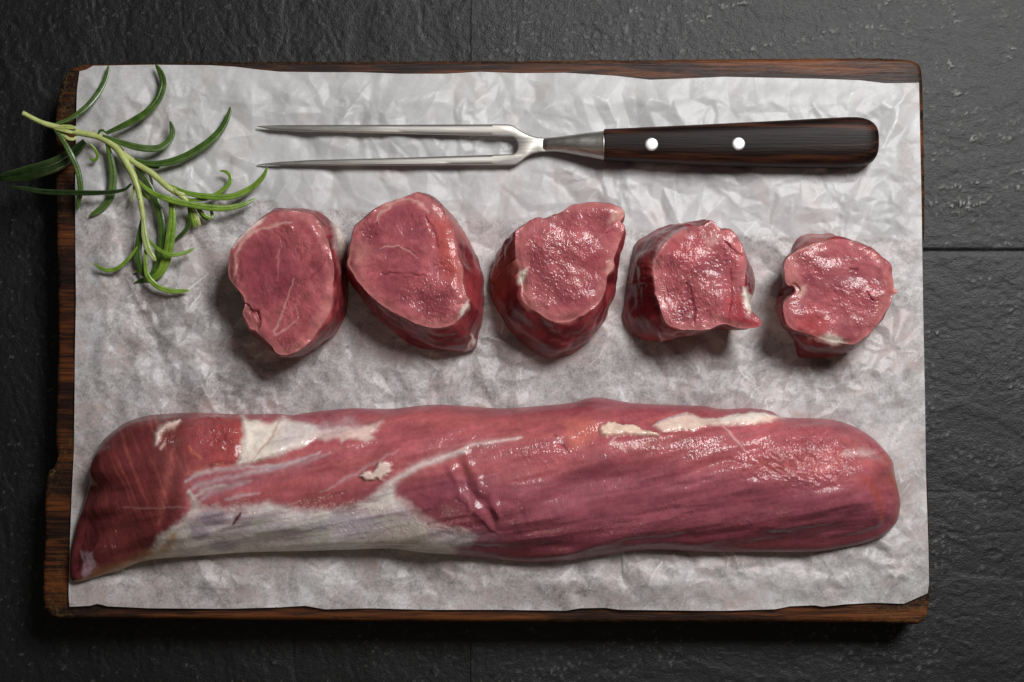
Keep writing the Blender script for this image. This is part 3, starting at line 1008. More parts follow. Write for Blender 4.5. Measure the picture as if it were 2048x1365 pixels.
    for idx in (0, ny - 1):
        e = base[:, idx]
        r1 = ctr + (e - ctr) * 0.985; r1[:, 2] = SIT + (e[:, 2] - SIT) * 0.45
        r2 = ctr + (e - ctr) * 0.90; r2[:, 2] = SIT - 0.0006
        lowers += [r1, r2]
    off = len(V)
    Vall += lowers
    call += [cols3[:, 0]] * 2 + [cols3[:, -1]] * 2
    V2 = np.vstack(Vall); C2 = np.vstack(call)
    i = np.arange(nx - 1)
    e0 = i * ny; e0n = (i + 1) * ny; e1 = i * ny + ny - 1; e1n = (i + 1) * ny + ny - 1
    a1, a2, b1, b2 = (off + k * nx + i for k in range(4))
    F2 = np.vstack([F, np.c_[e0n, e0, a1, a1 + 1], np.c_[a1 + 1, a1, a2, a2 + 1], np.c_[e1, e1n, b1 + 1, b1],
                    np.c_[b1, b1 + 1, b2 + 1, b2], np.c_[a2 + 1, a2, b2, b2 + 1]])
    pad = lambda v, x=0: np.r_[v, np.full(4 * nx, x)]
    fatv, silv, wrv = pad(fat), pad(silver), pad(wr, 0.1)
    ff, fs = fatv[F2].mean(1), silv[F2].mean(1)
    label = np.where(ff > 0.5, 1, np.where(fs > 0.5, 2, 0))
    cpos = P(960, 970, SIT)
    t = thing('tenderloin', 'long whole raw tenderloin with silver skin at its left end, below the five cut medallions', 'meat', tuple(cpos))
    if N[:, 2].mean() < 0:
        F2 = F2[:, ::-1]
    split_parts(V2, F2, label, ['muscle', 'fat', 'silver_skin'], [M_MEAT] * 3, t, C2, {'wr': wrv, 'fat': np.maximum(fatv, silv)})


make_tenderloin()

# ------------------------------------------------------------------ medallions
GROUP = 'tenderloin medallions in a row on the parchment'
LDIR = np.array([0.62, 0.78])


def polar_lookup(poly, c, ang):
    """radius of a closed outline round c as a function of the angle"""
    a = np.arctan2(poly[:, 1] - c[1], poly[:, 0] - c[0])
    r = np.hypot(poly[:, 1] - c[1], poly[:, 0] - c[0])
    o = np.argsort(a)
    a, r = a[o], r[o]
    return np.interp((ang + np.pi) % (2 * np.pi) - np.pi, np.r_[a[-8:] - 2 * np.pi, a, a[:8] + 2 * np.pi], np.r_[r[-8:], r, r[:8]])


def medallion(label, top, base, height, tiltv, crinkles, paint, seedn, dents=()):
    n, nr, ns = 460, 120, 46
    zt = SIT + height
    tp = smooth_line(top, n, True)
    bp = smooth_line(base, n * 2, True)
    area = lambda q: 0.5 * np.sum(q[:, 0] * np.roll(q[:, 1], -1) - np.roll(q[:, 0], -1) * q[:, 1])
    if area(tp) < 0:
        tp = tp[::-1]
    # small raggedness of the cut edge
    rg = fbm(tp[:, 0] / 9, tp[:, 1] / 9, o=3, seed=seedn)
    c = tp.mean(0)
    tp = c + (tp - c) * (1 + 0.013 * rg)[:, None]
    dense = smooth_line(tp, 2400, True)
    au = np.linspace(-np.pi, np.pi, 1440, endpoint=False)
    ru = polar_lookup(dense, c, au)
    ru = np.convolve(np.r_[ru[-3:], ru, ru[:3]], np.ones(7) / 7, 'valid')
    tp = smooth_line(np.c_[c[0] + ru * np.cos(au), c[1] + ru * np.sin(au)][::3], n, True)
    T = P(tp[:, 0], tp[:, 1], zt)
    C = P(c[0], c[1], zt)
    bc = bp.mean(0)
    Bw = P(bp[:, 0], bp[:, 1], SIT + 0.003)
    BC = P(bc[0], bc[1], SIT + 0.003)
    ang = np.unwrap(np.arctan2(T[:, 1] - C[1], T[:, 0] - C[0]))
    ang = ang[0] + np.maximum.accumulate((ang - ang[0]) * np.sign(ang[-1] - ang[0])) * np.sign(ang[-1] - ang[0])
    br = polar_lookup(Bw[:, :2], BC[:2], ang)
    k = np.ones(9) / 9
    br = np.convolve(np.r_[br[-4:], br, br[:4]], k, 'valid')
    B = np.c_[BC[0] + br * np.cos(ang), BC[1] + br * np.sin(ang)]
    rows = []; kind = []; rad = []
    rr = np.linspace(0.004, 1, nr) ** 0.8
    for r in rr:
        rows.append(np.c_[C[0] + (T[:, :2] - C[:2]) * r, np.full(n, zt)] if False else np.c_[C[0] + (T[:, 0] - C[0]) * r, C[1] + (T[:, 1] - C[1]) * r, np.full(n, zt)])
        kind.append(0); rad.append(np.full(n, r))
    for s in np.linspace(0, 1, ns + 1)[1:]:
        e = s ** 1.0
        xy = T[:, :2] * (1 - e) + B * e
        mid = C[:2] * (1 - e) + BC[:2] * e
        bulge = 1 + 0.06 * math.sin(math.pi * s) * (1 - 0.3 * s)
        tuck = 1 - 0.10 * max(0, (s - 0.88) / 0.12) ** 2
        xy = mid + (xy - mid) * bulge * tuck
        z = zt - (zt - SIT + 0.0006) * s
        rows.append(np.c_[xy, np.full(n, z)]); kind.append(1); rad.append(np.full(n, 1 + s))
    V = np.stack(rows, 1).reshape(-1, 3)
    nv = len(rows)
    rad = np.stack(rad, 1).ravel()
    face = rad <= 1.0
    px, py = pix(V)
    dtop = dist_poly(px, py, tp[::2], True)
    # ---- lie of the cut face
    xy = V[:, :2] - C[:2]
    wgt = np.where(face, 1.0, np.clip(2 - rad, 0, 1))
    lie = xy @ np.asarray(tiltv)
    V[:, 2] += lie * wgt
    # rounded cut edge
    en = 0.5 + 0.9 * fbm(px / 40, py / 40, o=2, seed=seedn + 40)
    V[:, 2] -= 0.0024 * np.clip(en, 0.05, 1) * wgt * np.exp(-(dtop / 10.0) ** 2) * np.where(face, 1, 0.8)
    rel = 0.0009 * fbm(px / 70, py / 70, o=2, seed=seedn + 1) + 0.0003 * fbm(px / 26, py / 26, o=2, seed=seedn + 2)
    wr = np.where(face, 0.22, 0.12)
    tl = np.zeros(len(V))
    for (cx, cy, rx, ry, am) in crinkles:
        bm = blob(px + 10 * fbm(px / 24, py / 24, o=2, seed=seedn + 30), py, cx, cy, rx, ry, 0.55)
        wr = np.maximum(wr, np.where(face, am * bm, 0))
        q = P(cx, cy, zt)
        tl += bm * am * ((V[:, :2] - q[:2]) @ LDIR) * 0.155
    rel += np.where(face, tl, 0)
    th = 0.5 + seedn
    kx, ky = px * math.cos(th) + py * math.sin(th), -px * math.sin(th) + py * math.cos(th)
    wx = kx + 7 * fbm(px / 15, py / 15, o=2, seed=seedn + 3); wy = ky + 7 * fbm(px / 15, py / 15, o=2, seed=seedn + 4)
    crink = 1 - 2 * np.abs(fbm(wx / 24, wy / 11, o=2, seed=seedn + 5))
    rel += np.where(face, 1, 0.25) * (0.00017 * crink * sstep(0.25, 0.9, wr) + 0.00012 * fbm(px / 6.5, py / 6.5, o=2, seed=seedn + 6) * wr * 1.3)
    for (pts, w, dep) in dents:
        jx = px + 7 * fbm(px / 18, py / 18, o=2, seed=seedn + 33); jy = py + 7 * fbm(px / 18, py / 18, o=2, seed=seedn + 34)
        rel -= 0.45 * dep * np.exp(-dist_poly(jx, jy, pts, widths=[w * (.4 if i in (0, len(pts) - 1) else 1) for i in range(len(pts))]) ** 2)
    # sides: long fibres and folds running down
    th3 = np.tile(ang[:, None], (1, nv)).ravel()
    sfib = fbm(th3 * 5 + 2, rad * 5.5, o=3, seed=seedn + 8)
    side_rel = 0.0016 * fbm(th3 * 2.2, rad * 3, o=2, seed=seedn + 9) + 0.0005 * sfib
    F = grid_faces(n, nv, True)
    N = face_normals(V, F)
    sgn = np.sign(N[face][:, 2].mean())
    N = N * sgn
    edge = sstep(0, 14, dtop)
    amt = np.where(face, rel * (0.35 + 0.65 * edge), (side_rel + 0.4 * rel) * np.clip((2.0 - rad) / 0.1, 0, 1) * np.clip((rad - 1) / 0.06, 0.15, 1))
    V = V + N * amt[:, None]
    if sgn < 0:
        F = F[:, ::-1]
    # ---- colours
    n1 = fbm(px / 45, py / 45, o=3, seed=seedn + 12)
    n2 = fbm(wx / 30, wy / 8, o=3, seed=seedn + 13)
    col = np.tile(RED, (len(V), 1)) * (0.96 + 0.30 * n2)[:, None]
    inner = sstep(10, 34, dtop + 9 * n1)
    col = mixc(col, DEEP, np.where(face, 0.55 * inner * sstep(-0.3, 0.4, n1), 0))
    col = mixc(col, SALMON, np.where(face, np.clip(0.05 + 0.7 * en, 0, 0.5) * sstep(26, 2, dtop + 12 * n1), 0))
    sv = sstep(-0.4, 0.5, sfib + 0.5 * n1)[:, None]
    sd = SIDE * (1 - sv) + lin((158, 62, 66)) * sv
    col = np.where(face[:, None], col, sd)
    col = mixc(col, SALMON * 0.9, np.where(face, 0, 0.6 * np.clip(en, 0, 1) * sstep(0.10, 0.0, rad - 1)))
    fat = np.zeros(len(V))
    ctx = dict(px=px, py=py, face=face, rad=rad, n1=n1, sfib=sfib)
    for (kindp, pts, w, c2, am, where, isfat) in paint:
        if kindp == 'line':
            m = 0.8 * line_mask(px, py, pts, w * 0.85, 7, seedn + 50, 16)
        elif kindp == 'poly':
            m = poly_mask(px, py, pts, w, 4, seedn + 60, 11)
        m = m * am
        if where == 'top':
            m = m * face
        elif where == 'side':
            m = m * (~face)
        col = mixc(col, c2, m)
        if isfat:
            fat = np.maximum(fat, m)
    lf = np.where(fat[F].mean(1) > 0.5, 2, np.where(face[F].mean(1) > 0.5, 0, 1))
    t = thing('meat_medallion', label, 'meat', (BC[0], BC[1], SIT), GROUP)
    # close the centre and the foot
    V = np.vstack([V, V.reshape(n, nv, 3)[:, 0].mean(0), [BC[0], BC[1], SIT - 0.0006]])
    ci, bi = len(V) - 2, len(V) - 1
    i = np.arange(0, n, 2)
    j1, j2 = (i + 1) % n, (i + 2) % n
    cap = np.c_[np.full(len(i), ci), i * nv, j1 * nv, j2 * nv]
    foot = np.c_[np.full(len(i), bi), j2 * nv + nv - 1, j1 * nv + nv - 1, i * nv + nv - 1]
    # same winding as the rest
    nc = np.cross(V[cap[0, 1]] - V[ci], V[cap[0, 3]] - V[ci])[2]
    if nc < 0:
        cap, foot = cap[:, ::-1], foot[:, ::-1]
    F = np.vstack([F, cap, foot])
    lf = np.r_[lf, np.zeros(len(cap)), np.ones(len(foot))]
    e = lambda v: np.r_[v, v[0], v[-1]]
    col = np.vstack([col, col[0], col[-1]])
    split_parts(V, F, lf, ['cut_face', 'outer_flesh', 'fat'], [M_MEAT] * 3, t, col, {'wr': e(wr), 'fat': e(fat)})


PALE = lin((226, 176, 166)); VEIN = lin((214, 138, 132))
medallion('leftmost raw medallion, cut face tilted to the left, beside the rosemary', 
    [(453, 538), (457, 504), (463, 491), (479, 472), (505, 449), (532, 431), (558, 424), (585, 422), (611, 426), (627, 435), (643, 456), (656, 485), (664, 512), (669, 538), (666, 578), (662, 612), (651, 638), (632, 665), (616, 686), (595, 702), (571, 710), (553, 707), (540, 691), (516, 667), (508, 658), (498, 656), (492, 644), (483, 625), (487, 609), (484, 591), (469, 572), (456, 557)],
    [(490, 520), (520, 455), (560, 430), (620, 431), (664, 446), (692, 480), (699, 528), (695, 591), (691, 633), (677, 662), (651, 681), (629, 694), (590, 704), (553, 700), (520, 670), (500, 640), (488, 600), (484, 560)],
    0.029, (0.10, 0.02),
    [(572, 470, 22, 26, .9), (602, 500, 18, 22, .7), (590, 605, 50, 55, .55), (575, 685, 30, 16, .8), (530, 590, 18, 30, .5), (640, 540, 12, 40, .4), (465, 568, 10, 10, .5)],
    [('poly', [(478, 505), (510, 478), (550, 470), (590, 500), (600, 560), (560, 610), (515, 612), (492, 570), (472, 545)], 14, DEEP, .65, 'top', False),
     ('line', [(468, 556), (468, 515), (478, 490), (503, 464), (545, 452), (580, 448)], 5, PALE, .8, 'top', False),
     ('line', [(462, 492), (480, 472), (505, 450), (528, 434)], 8, FAT, .75, 'top', True),
     ('line', [(558, 500), (555, 530), (557, 560)], 3, VEIN, .6, 'top', False),
     ('line', [(590, 560), (578, 590), (562, 628), (549, 660), (552, 668), (578, 658), (596, 638)], 3, PALE, .65, 'top', False),
     ('line', [(610, 580), (590, 610), (600, 640)], 2.5, VEIN, .4, 'top', False),
     ('line', [(486, 606), (500, 621), (516, 622), (515, 640), (513, 658)], 4, DARK, .8, 'top', False),
     ('poly', [(664, 440), (690, 470), (700, 500), (696, 530), (680, 505), (668, 470)], 6, FAT, .9, 'side', True),
     ('line', [(672, 470), (680, 520), (684, 560)], 8, lin((190, 130, 126)), .6, 'side', False)], 101,
    dents=[([(486, 606), (500, 621), (516, 622), (514, 658)], 4, 0.003), ([(600, 570), (630, 545), (650, 520)], 5, 0.0012), ([(475, 565), (480, 540), (474, 520)], 5, .0008)])
medallion('largest raw medallion with a pointed top, second from the left',
    [(697, 512), (700, 489), (705, 468), (714, 449), (733, 433), (754, 417), (778, 404), (807, 394), (828, 386), (843, 386), (859, 394), (875, 407), (889, 423), (899, 441), (907, 465), (913, 491), (917, 518), (926, 539), (925, 565), (930, 586), (936, 602), (930, 623), (917, 639), (896, 652), (865, 655), (833, 647), (799, 631), (767, 613), (738, 589), (717, 565), (702, 541), (695, 527)],
    [(706, 530), (720, 470), (770, 425), (830, 400), (870, 405), (901, 431), (917, 452), (941, 483), (957, 512), (961, 539), (971, 568), (975, 597), (971, 623), (963, 655), (956, 673), (955, 700), (928, 707), (891, 706), (849, 697), (806, 678), (767, 649), (733, 615), (709, 568)],
    0.031, (0.05, 0.05),
    [(862, 585, 66, 28, .95), (880, 628, 46, 22, 1.0), (740, 462, 20, 26, .75), (825, 440, 26, 30, .5), (890, 530, 24, 22, .75), (800, 500, 50, 14, .4), (752, 530, 20, 26, .4), (884, 425, 14, 20, .6)],
    [('line', [(748, 446), (758, 428), (775, 412), (805, 400), (832, 400), (846, 412), (856, 424)], 4, PALE, .85, 'top', False),
     ('poly', [(765, 430), (805, 405), (835, 404), (850, 440), (860, 500), (820, 490), (770, 480), (750, 455)], 12, DEEP, .55, 'top', False),
     ('line', [(760, 500), (785, 490), (798, 489), (835, 518)], 2.4, PALE, .7, 'top', False),
     ('line', [(764, 547), (800, 550), (852, 552)], 3, DARK, .6, 'top', False),
     ('poly', [(700, 500), (715, 480), (740, 500), (730, 530), (704, 525)], 10, SALMON, .6, 'top', False),
     ('poly', [(870, 440), (900, 450), (910, 510), (920, 560), (890, 555), (880, 500)], 12, lin((206, 88, 76)), .6, 'top', False),
     ('poly', [(916, 636), (920, 622), (930, 610), (937, 600), (938, 612), (928, 628)], 3, FAT, .9, None, True),
     ('line', [(943, 665), (946, 680), (941, 698), (922, 706)], 3.5, FAT, .9, 'side', False),
     ('line', [(880, 400), (900, 430), (930, 470), (950, 510)], 9, lin((190, 110, 106)), .6, 'side', False)], 103,
    dents=[([(764, 547), (800, 550), (852, 552)], 4, 0.0009), ([(850, 430), (868, 470), (872, 500)], 6, 0.0012), ([(934, 590), (926, 606), (915, 612)], 5, 0.0016)])
medallion('raw medallion with a flap pointing up to the right, middle of the row',
    [(1032, 462), (1042, 455), (1060, 442), (1080, 435), (1092, 437), (1110, 430), (1129, 420), (1144, 410), (1174, 405), (1202, 406), (1229, 411), (1247, 420), (1247, 432), (1240, 442), (1248, 452), (1247, 465), (1239, 485), (1234, 502), (1227, 520), (1227, 535), (1215, 552), (1212, 577), (1202, 599), (1184, 619), (1159, 634), (1129, 642), (1105, 642), (1080, 627), (1057, 612), (1043, 592), (1044, 564), (1037, 549), (1040, 537), (1034, 520), (1030, 490)],
    [(1017, 485), (995, 507), (978, 540), (971, 574), (975, 602), (995, 632), (1012, 659), (1035, 684), (1070, 706), (1096, 724), (1129, 721), (1159, 709), (1184, 684), (1202, 659), (1217, 627), (1223, 597), (1223, 564), (1224, 540), (1222, 510), (1190, 480), (1120, 465), (1060, 465)],
    0.032, (0.02, 0.03),
    [(1100, 545, 50, 62, 1.0), (1150, 505, 40, 28, .95), (1070, 505, 26, 26, .9), (1085, 475, 30, 18, .6), (1190, 440, 50, 30, .55), (1140, 590, 36, 24, .75), (1085, 612, 20, 12, .8), (1180, 605, 30, 16, .6), (1140, 455, 30, 20, .5)],
    [('poly', [(1036, 556), (1042, 540), (1057, 535), (1052, 548), (1042, 570)], 3, FAT, .85, None, True),
     ('poly', [(1225, 432), (1236, 414), (1248, 420), (1246, 432), (1236, 440), (1215, 446)], 5, PALE, .75, 'top', False),
     ('poly', [(1210, 540), (1220, 520), (1230, 520), (1230, 538), (1216, 552)], 4, PALE, .7, 'top', False),
     ('line', [(1235, 450), (1215, 460), (1200, 475), (1184, 495)], 3, VEIN, .5, 'top', False),
     ('poly', [(1160, 540), (1200, 500), (1225, 500), (1210, 560), (1170, 570)], 12, lin((160, 66, 70)), .6, 'top', False),
     ('poly', [(1165, 575), (1185, 560), (1200, 565), (1185, 580)], 6, DEEP, .6, 'top', False),
     ('poly', [(975, 545), (1000, 510), (1030, 500), (1035, 540), (1010, 590), (985, 610)], 12, lin((160, 96, 82)), .6, 'side', False),
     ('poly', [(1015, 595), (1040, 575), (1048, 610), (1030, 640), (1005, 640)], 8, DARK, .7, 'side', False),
     ('line', [(1105, 648), (1120, 670), (1160, 668), (1190, 650)], 3, lin((176, 100, 104)), .6, 'side', False),
     ('line', [(1100, 680), (1140, 684), (1180, 672)], 4, lin((176, 110, 110)), .5, 'side', False)], 107,
    dents=[([(1042, 590), (1060, 615), (1082, 630)], 4, .0006), ([(1236, 444), (1222, 452), (1210, 470)], 4, .001)])
medallion('raw medallion with a thin tail at lower right, second from the right',
    [(1312, 513), (1325, 493), (1341, 475), (1359, 462), (1380, 453), (1404, 452), (1418, 444), (1426, 442), (1436, 452), (1442, 461), (1459, 461), (1473, 473), (1485, 493), (1491, 515), (1494, 535), (1489, 559), (1491, 580), (1500, 606), (1506, 626), (1520, 636), (1523, 652), (1497, 658), (1471, 654), (1448, 648), (1416, 660), (1384, 660), (1357, 657), (1335, 648), (1325, 628), (1315, 598), (1309, 568), (1307, 541)],
    [(1341, 448), (1315, 457), (1272, 481), (1266, 497), (1258, 523), (1250, 559), (1245, 598), (1242, 628), (1248, 650), (1266, 669), (1295, 682), (1325, 681), (1359, 672), (1398, 665), (1438, 653), (1477, 630), (1498, 604), (1511, 580), (1512, 560), (1505, 541), (1493, 519), (1470, 485), (1420, 460), (1380, 450)],
    0.031, (0.03, 0.02),
    [(1360, 555, 56, 50, 1.0), (1395, 605, 58, 44, 1.0), (1335, 525, 26, 20, .95), (1440, 510, 30, 30, .85), (1415, 465, 30, 14, .8), (1350, 630, 30, 18, .8), (1470, 560, 20, 50, .6), (1430, 620, 26, 30, .8)],
    [('poly', [(1486, 575), (1494, 575), (1502, 600), (1506, 622), (1497, 628), (1488, 605)], 3, FAT, .95, None, True),
     ('line', [(1372, 568), (1378, 590), (1386, 620), (1388, 650)], 6, DEEP, .8, 'top', False),
     ('line', [(1452, 488), (1466, 500), (1480, 512)], 4, DARK, .85, 'top', False),
     ('poly', [(1455, 600), (1480, 590), (1500, 632), (1520, 640), (1518, 654), (1475, 650), (1450, 640)], 8, lin((160, 40, 52)), .7, 'top', False),
     ('poly', [(1345, 485), (1400, 470), (1410, 505), (1375, 530), (1350, 515)], 10, lin((176, 70, 76)), .7, 'top', False),
     ('poly', [(1412, 480), (1428, 470), (1440, 478), (1420, 498)], 6, PALE, .55, 'top', False),
     ('line', [(1380, 452), (1345, 466), (1322, 490), (1308, 525)], 7, SILVER, .7, 'side', False),
     ('poly', [(1270, 482), (1335, 452), (1330, 475), (1300, 520), (1262, 535)], 10, lin((140, 82, 86)), .7, 'side', False),
     ('line', [(1256, 570), (1280, 558), (1304, 545)], 2.5, lin((190, 140, 140)), .7, 'side', False),
     ('line', [(1250, 600), (1262, 560), (1290, 520)], 4, lin((160, 110, 116)), .6, 'side', False),
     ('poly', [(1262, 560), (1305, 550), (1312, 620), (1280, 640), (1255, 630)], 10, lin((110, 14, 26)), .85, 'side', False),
     ('line', [(1320, 665), (1328, 676), (1322, 682)], 4, FAT, .8, 'side', False),
     ('line', [(1330, 662), (1380, 668), (1430, 655)], 5, PALE, .5, 'side', False)], 109,
    dents=[([(1372, 568), (1378, 590), (1386, 620), (1388, 650)], 5, 0.0016), ([(1450, 486), (1466, 500), (1482, 514)], 4, 0.0022), ([(1332, 560), (1334, 590)], 3, .0008), ([(1458, 540), (1462, 590), (1452, 630)], 5, .0012)])
medallion('rightmost and smallest raw medallion, with a notch on its left side',
    [(1569, 527), (1577, 513), (1591, 503), (1617, 492), (1652, 482), (1685, 480), (1716, 487), (1741, 495), (1763, 513), (1781, 529), (1786, 553), (1790, 574), (1796, 584), (1786, 592), (1781, 609), (1763, 639), (1744, 663), (1725, 679), (1706, 689), (1678, 684), (1641, 675), (1608, 665), (1587, 659), (1575, 646), (1568, 628), (1568, 606), (1580, 594), (1592, 585), (1590, 575), (1577, 570), (1570, 553)],
    [(1587, 503), (1594, 486), (1606, 472), (1641, 469), (1660, 475), (1710, 500), (1742, 530), (1754, 580), (1745, 630), (1722, 670), (1695, 699), (1664, 714), (1631, 720), (1596, 718), (1588, 698), (1580, 665), (1566, 646), (1555, 620), (1553, 602), (1565, 576), (1572, 550), (1577, 530)],
    0.029, (0.02, 0.04),
    [(1690, 600, 44, 34, .8), (1740, 612, 34, 26, .8), (1625, 545, 28, 26, .8), (1600, 515, 24, 14, .7), (1705, 515, 50, 16, .4), (1735, 650, 26, 18, .7), (1630, 615, 30, 24, .45), (1735, 510, 20, 12, .5), (1755, 575, 24, 12, .4)],
    [('poly', [(1592, 590), (1596, 574), (1612, 572), (1614, 582), (1604, 592)], 4, PALE, .85, 'top', True),
     ('poly', [(1640, 674), (1658, 667), (1684, 675), (1694, 684), (1672, 688)], 4, FAT, .9, None, True),
     ('line', [(1590, 504), (1620, 492), (1655, 481)], 4, PALE, .6, 'top', False),
     ('poly', [(1685, 660), (1710, 640), (1730, 655), (1710, 680), (1690, 680)], 8, DEEP, .6, 'top', False),
     ('line', [(1735, 590), (1745, 605), (1735, 598)], 5, DEEP, .7, 'top', False),
     ('line', [(1700, 535), (1712, 540)], 6, DEEP, .6, 'top', False),
     ('poly', [(1572, 520), (1590, 510), (1595, 540), (1600, 565), (1580, 565)], 8, SALMON, .6, 'top', False),
     ('poly', [(1595, 640), (1620, 620), (1660, 640), (1640, 668), (1605, 660)], 14, lin((190, 66, 66)), .6, 'top', False),
     ('poly', [(1594, 490), (1605, 472), (1642, 468), (1660, 476), (1620, 488), (1596, 500)], 5, lin((190, 116, 112)), .75, 'side', False),
     ('line', [(1610, 668), (1650, 680), (1700, 692)], 4, PALE, .6, 'side', False),
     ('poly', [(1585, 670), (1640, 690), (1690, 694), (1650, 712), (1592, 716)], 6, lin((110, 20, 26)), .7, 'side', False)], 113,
    dents=[([(1570, 572), (1590, 578), (1600, 578)], 5, 0.003), ([(1735, 585), (1742, 600)], 6, .0016), ([(1700, 535), (1712, 540)], 7, .0012)])

# ------------------------------------------------------------------ carving fork
fork = thing('carving_fork', 'two-tined steel carving fork with dark wooden handle above the meat', 'fork', tuple(P(1200, 290, SIT)))


def slab(name, outline, z0, z1, cham, parent, mat, keep=(), zfun=None):
    """flat bar with eased upper and lower edges from a traced outline; keep = indices whose edge is a butt joint"""
    o = np.asarray(outline, float)
    n = len(o)
    ar = 0.5 * np.sum(o[:, 0] * np.roll(o[:, 1], -1) - np.roll(o[:, 0], -1) * o[:, 1])
    if ar < 0:
        o = o[::-1]
        keep = tuple(n - 1 - k for k in keep)
    t1 = o - np.roll(o, 1, 0); t2 = np.roll(o, -1, 0) - o
    t1 /= np.maximum(np.linalg.norm(t1, axis=1, keepdims=True), 1e-6); t2 /= np.maximum(np.linalg.norm(t2, axis=1, keepdims=True), 1e-6)
    n1 = np.c_[-t1[:, 1], t1[:, 0]]; n2 = np.c_[-t2[:, 1], t2[:, 0]]
    bis = n1 + n2
    bis /= np.maximum(np.linalg.norm(bis, axis=1, keepdims=True), 1e-6)
    fac = 1 / np.clip((bis * n1).sum(1), 0.5, 1)
    mv = bis * fac[:, None]
    for k in keep:
        mv[k, 0] = 0
        mv[k, 1] = np.sign(mv[k, 1])
    lev = [(0.0, 0.6 * cham), (0.22, 0.0), (0.62, 0.0), (0.86, 0.35 * cham), (0.97, 0.8 * cham), (1.0, 1.25 * cham)]
    rings = []
    for f, ins in lev:
        q = o + mv * ins
        zz = z0 + (z1 - z0) * f
        if zfun is not None:
            zz = zz + zfun(q[:, 0])
        rings.append(P(q[:, 0], q[:, 1], zz))
    V = np.stack(rings, 1).reshape(-1, 3)
    nv = len(lev)
    faces = [tuple(f) for f in grid_faces(n, nv, True)]
    faces.append(tuple(i * nv + nv - 1 for i in range(n))[::-1])
    faces.append(tuple(i * nv for i in range(n)))
    ob = build(name, V, faces, mat, parent)
    import bmesh
    bm = bmesh.new(); bm.from_mesh(ob.data)
    bmesh.ops.recalc_face_normals(bm, faces=bm.faces)
    bm.to_mesh(ob.data); bm.free(); ob.data.set_sharp_from_angle(angle=math.radians(32))
    return ob


CUT = 985.0
FZ0, FZ1 = SIT + 0.0033, SIT + 0.0062
tipdrop = lambda x: -0.0024 * sstep(760, 515, x)
up_out = lambda x: np.interp(x, [515, 560, 700, 1020], [252.2, 250.6, 250.2, 248.8])
up_in = lambda x: np.interp(x, [515, 545, 600, 700, 1015], [253.8, 260.5, 263.5, 266.0, 273.4])
lo_in = lambda x: np.interp(x, [515, 560, 620, 760, 1010], [329.0, 324.0, 320.5, 317.0, 309.3])
lo_out = lambda x: np.interp(x, [515, 560, 760, 1020], [330.6, 331.0, 331.6, 330.8])
xs = np.r_[np.linspace(515, 640, 14), np.linspace(660, CUT, 18)]
tine_out = lambda f, g: np.vstack([np.c_[xs, f(xs)], np.c_[xs[::-1], g(xs[::-1])]])


def tine(f, g):
    m = len(xs)
    # lofted bar, chamfer shrinking to the point
    A, B = np.c_[xs, f(xs)], np.c_[xs, g(xs)]
    prof = [(0.06, 0.0), (0.0, 0.25), (0.0, 0.6), (0.10, 0.9), (0.22, 1.0), (0.5, 1.0), (0.78, 1.0), (0.90, 0.9), (1.0, 0.6), (1.0, 0.25), (0.94, 0.0)]
    th = (FZ1 - FZ0) * np.interp(xs, [515, 600, 760], [0.2, 0.7, 1.0])
    rows = []
    for s, hz in prof:
        q = A + (B - A) * s
        rows.append(P(q[:, 0], q[:, 1], FZ0 + th * hz + tipdrop(xs)))
    V = np.stack(rows, 1).reshape(-1, 3)
    k = len(prof)
    F = [tuple(q) for q in grid_faces(m, k)]
    F += [(i * k, i * k + k - 1, (i + 1) * k + k - 1, (i + 1) * k) for i in range(m - 1)]
    F.append(tuple(range(k)))
    ob = build('tine', V, F, M_STEEL, fork)
    import bmesh
    bm = bmesh.new(); bm.from_mesh(ob.data); bmesh.ops.recalc_face_normals(bm, faces=bm.faces); bm.to_mesh(ob.data); bm.free(); ob.data.set_sharp_from_angle(angle=math.radians(32))


tine(up_out, up_in)
tine(lo_in, lo_out)
arc = [(1022 + 14 * math.sin(a) * 0.95, 291.3 - 17.4 * math.cos(a)) for a in np.linspace(0.15, math.pi - 0.15, 15)]
yoke = [(CUT, float(up_out(CUT))), (1016, 249.2), (1026, 251.5), (1034, 257.0), (1046, 264.5), (1060, 271.0), (1076, 275.0), (1092, 276.5),
        (1092, 304.0), (1078, 304.6), (1064, 308.0), (1052, 315.0), (1042, 323.0), (1032, 329.2), (1020, 331.0), (CUT, float(lo_out(CUT))),
        (CUT, float(lo_in(CUT)))] + arc[::-1] + [(CUT, float(up_in(CUT)))]
slab('yoke', yoke, FZ0, FZ1, 2.2, fork, M_STEEL, keep=(0, 15, 16, len(yoke) - 1))


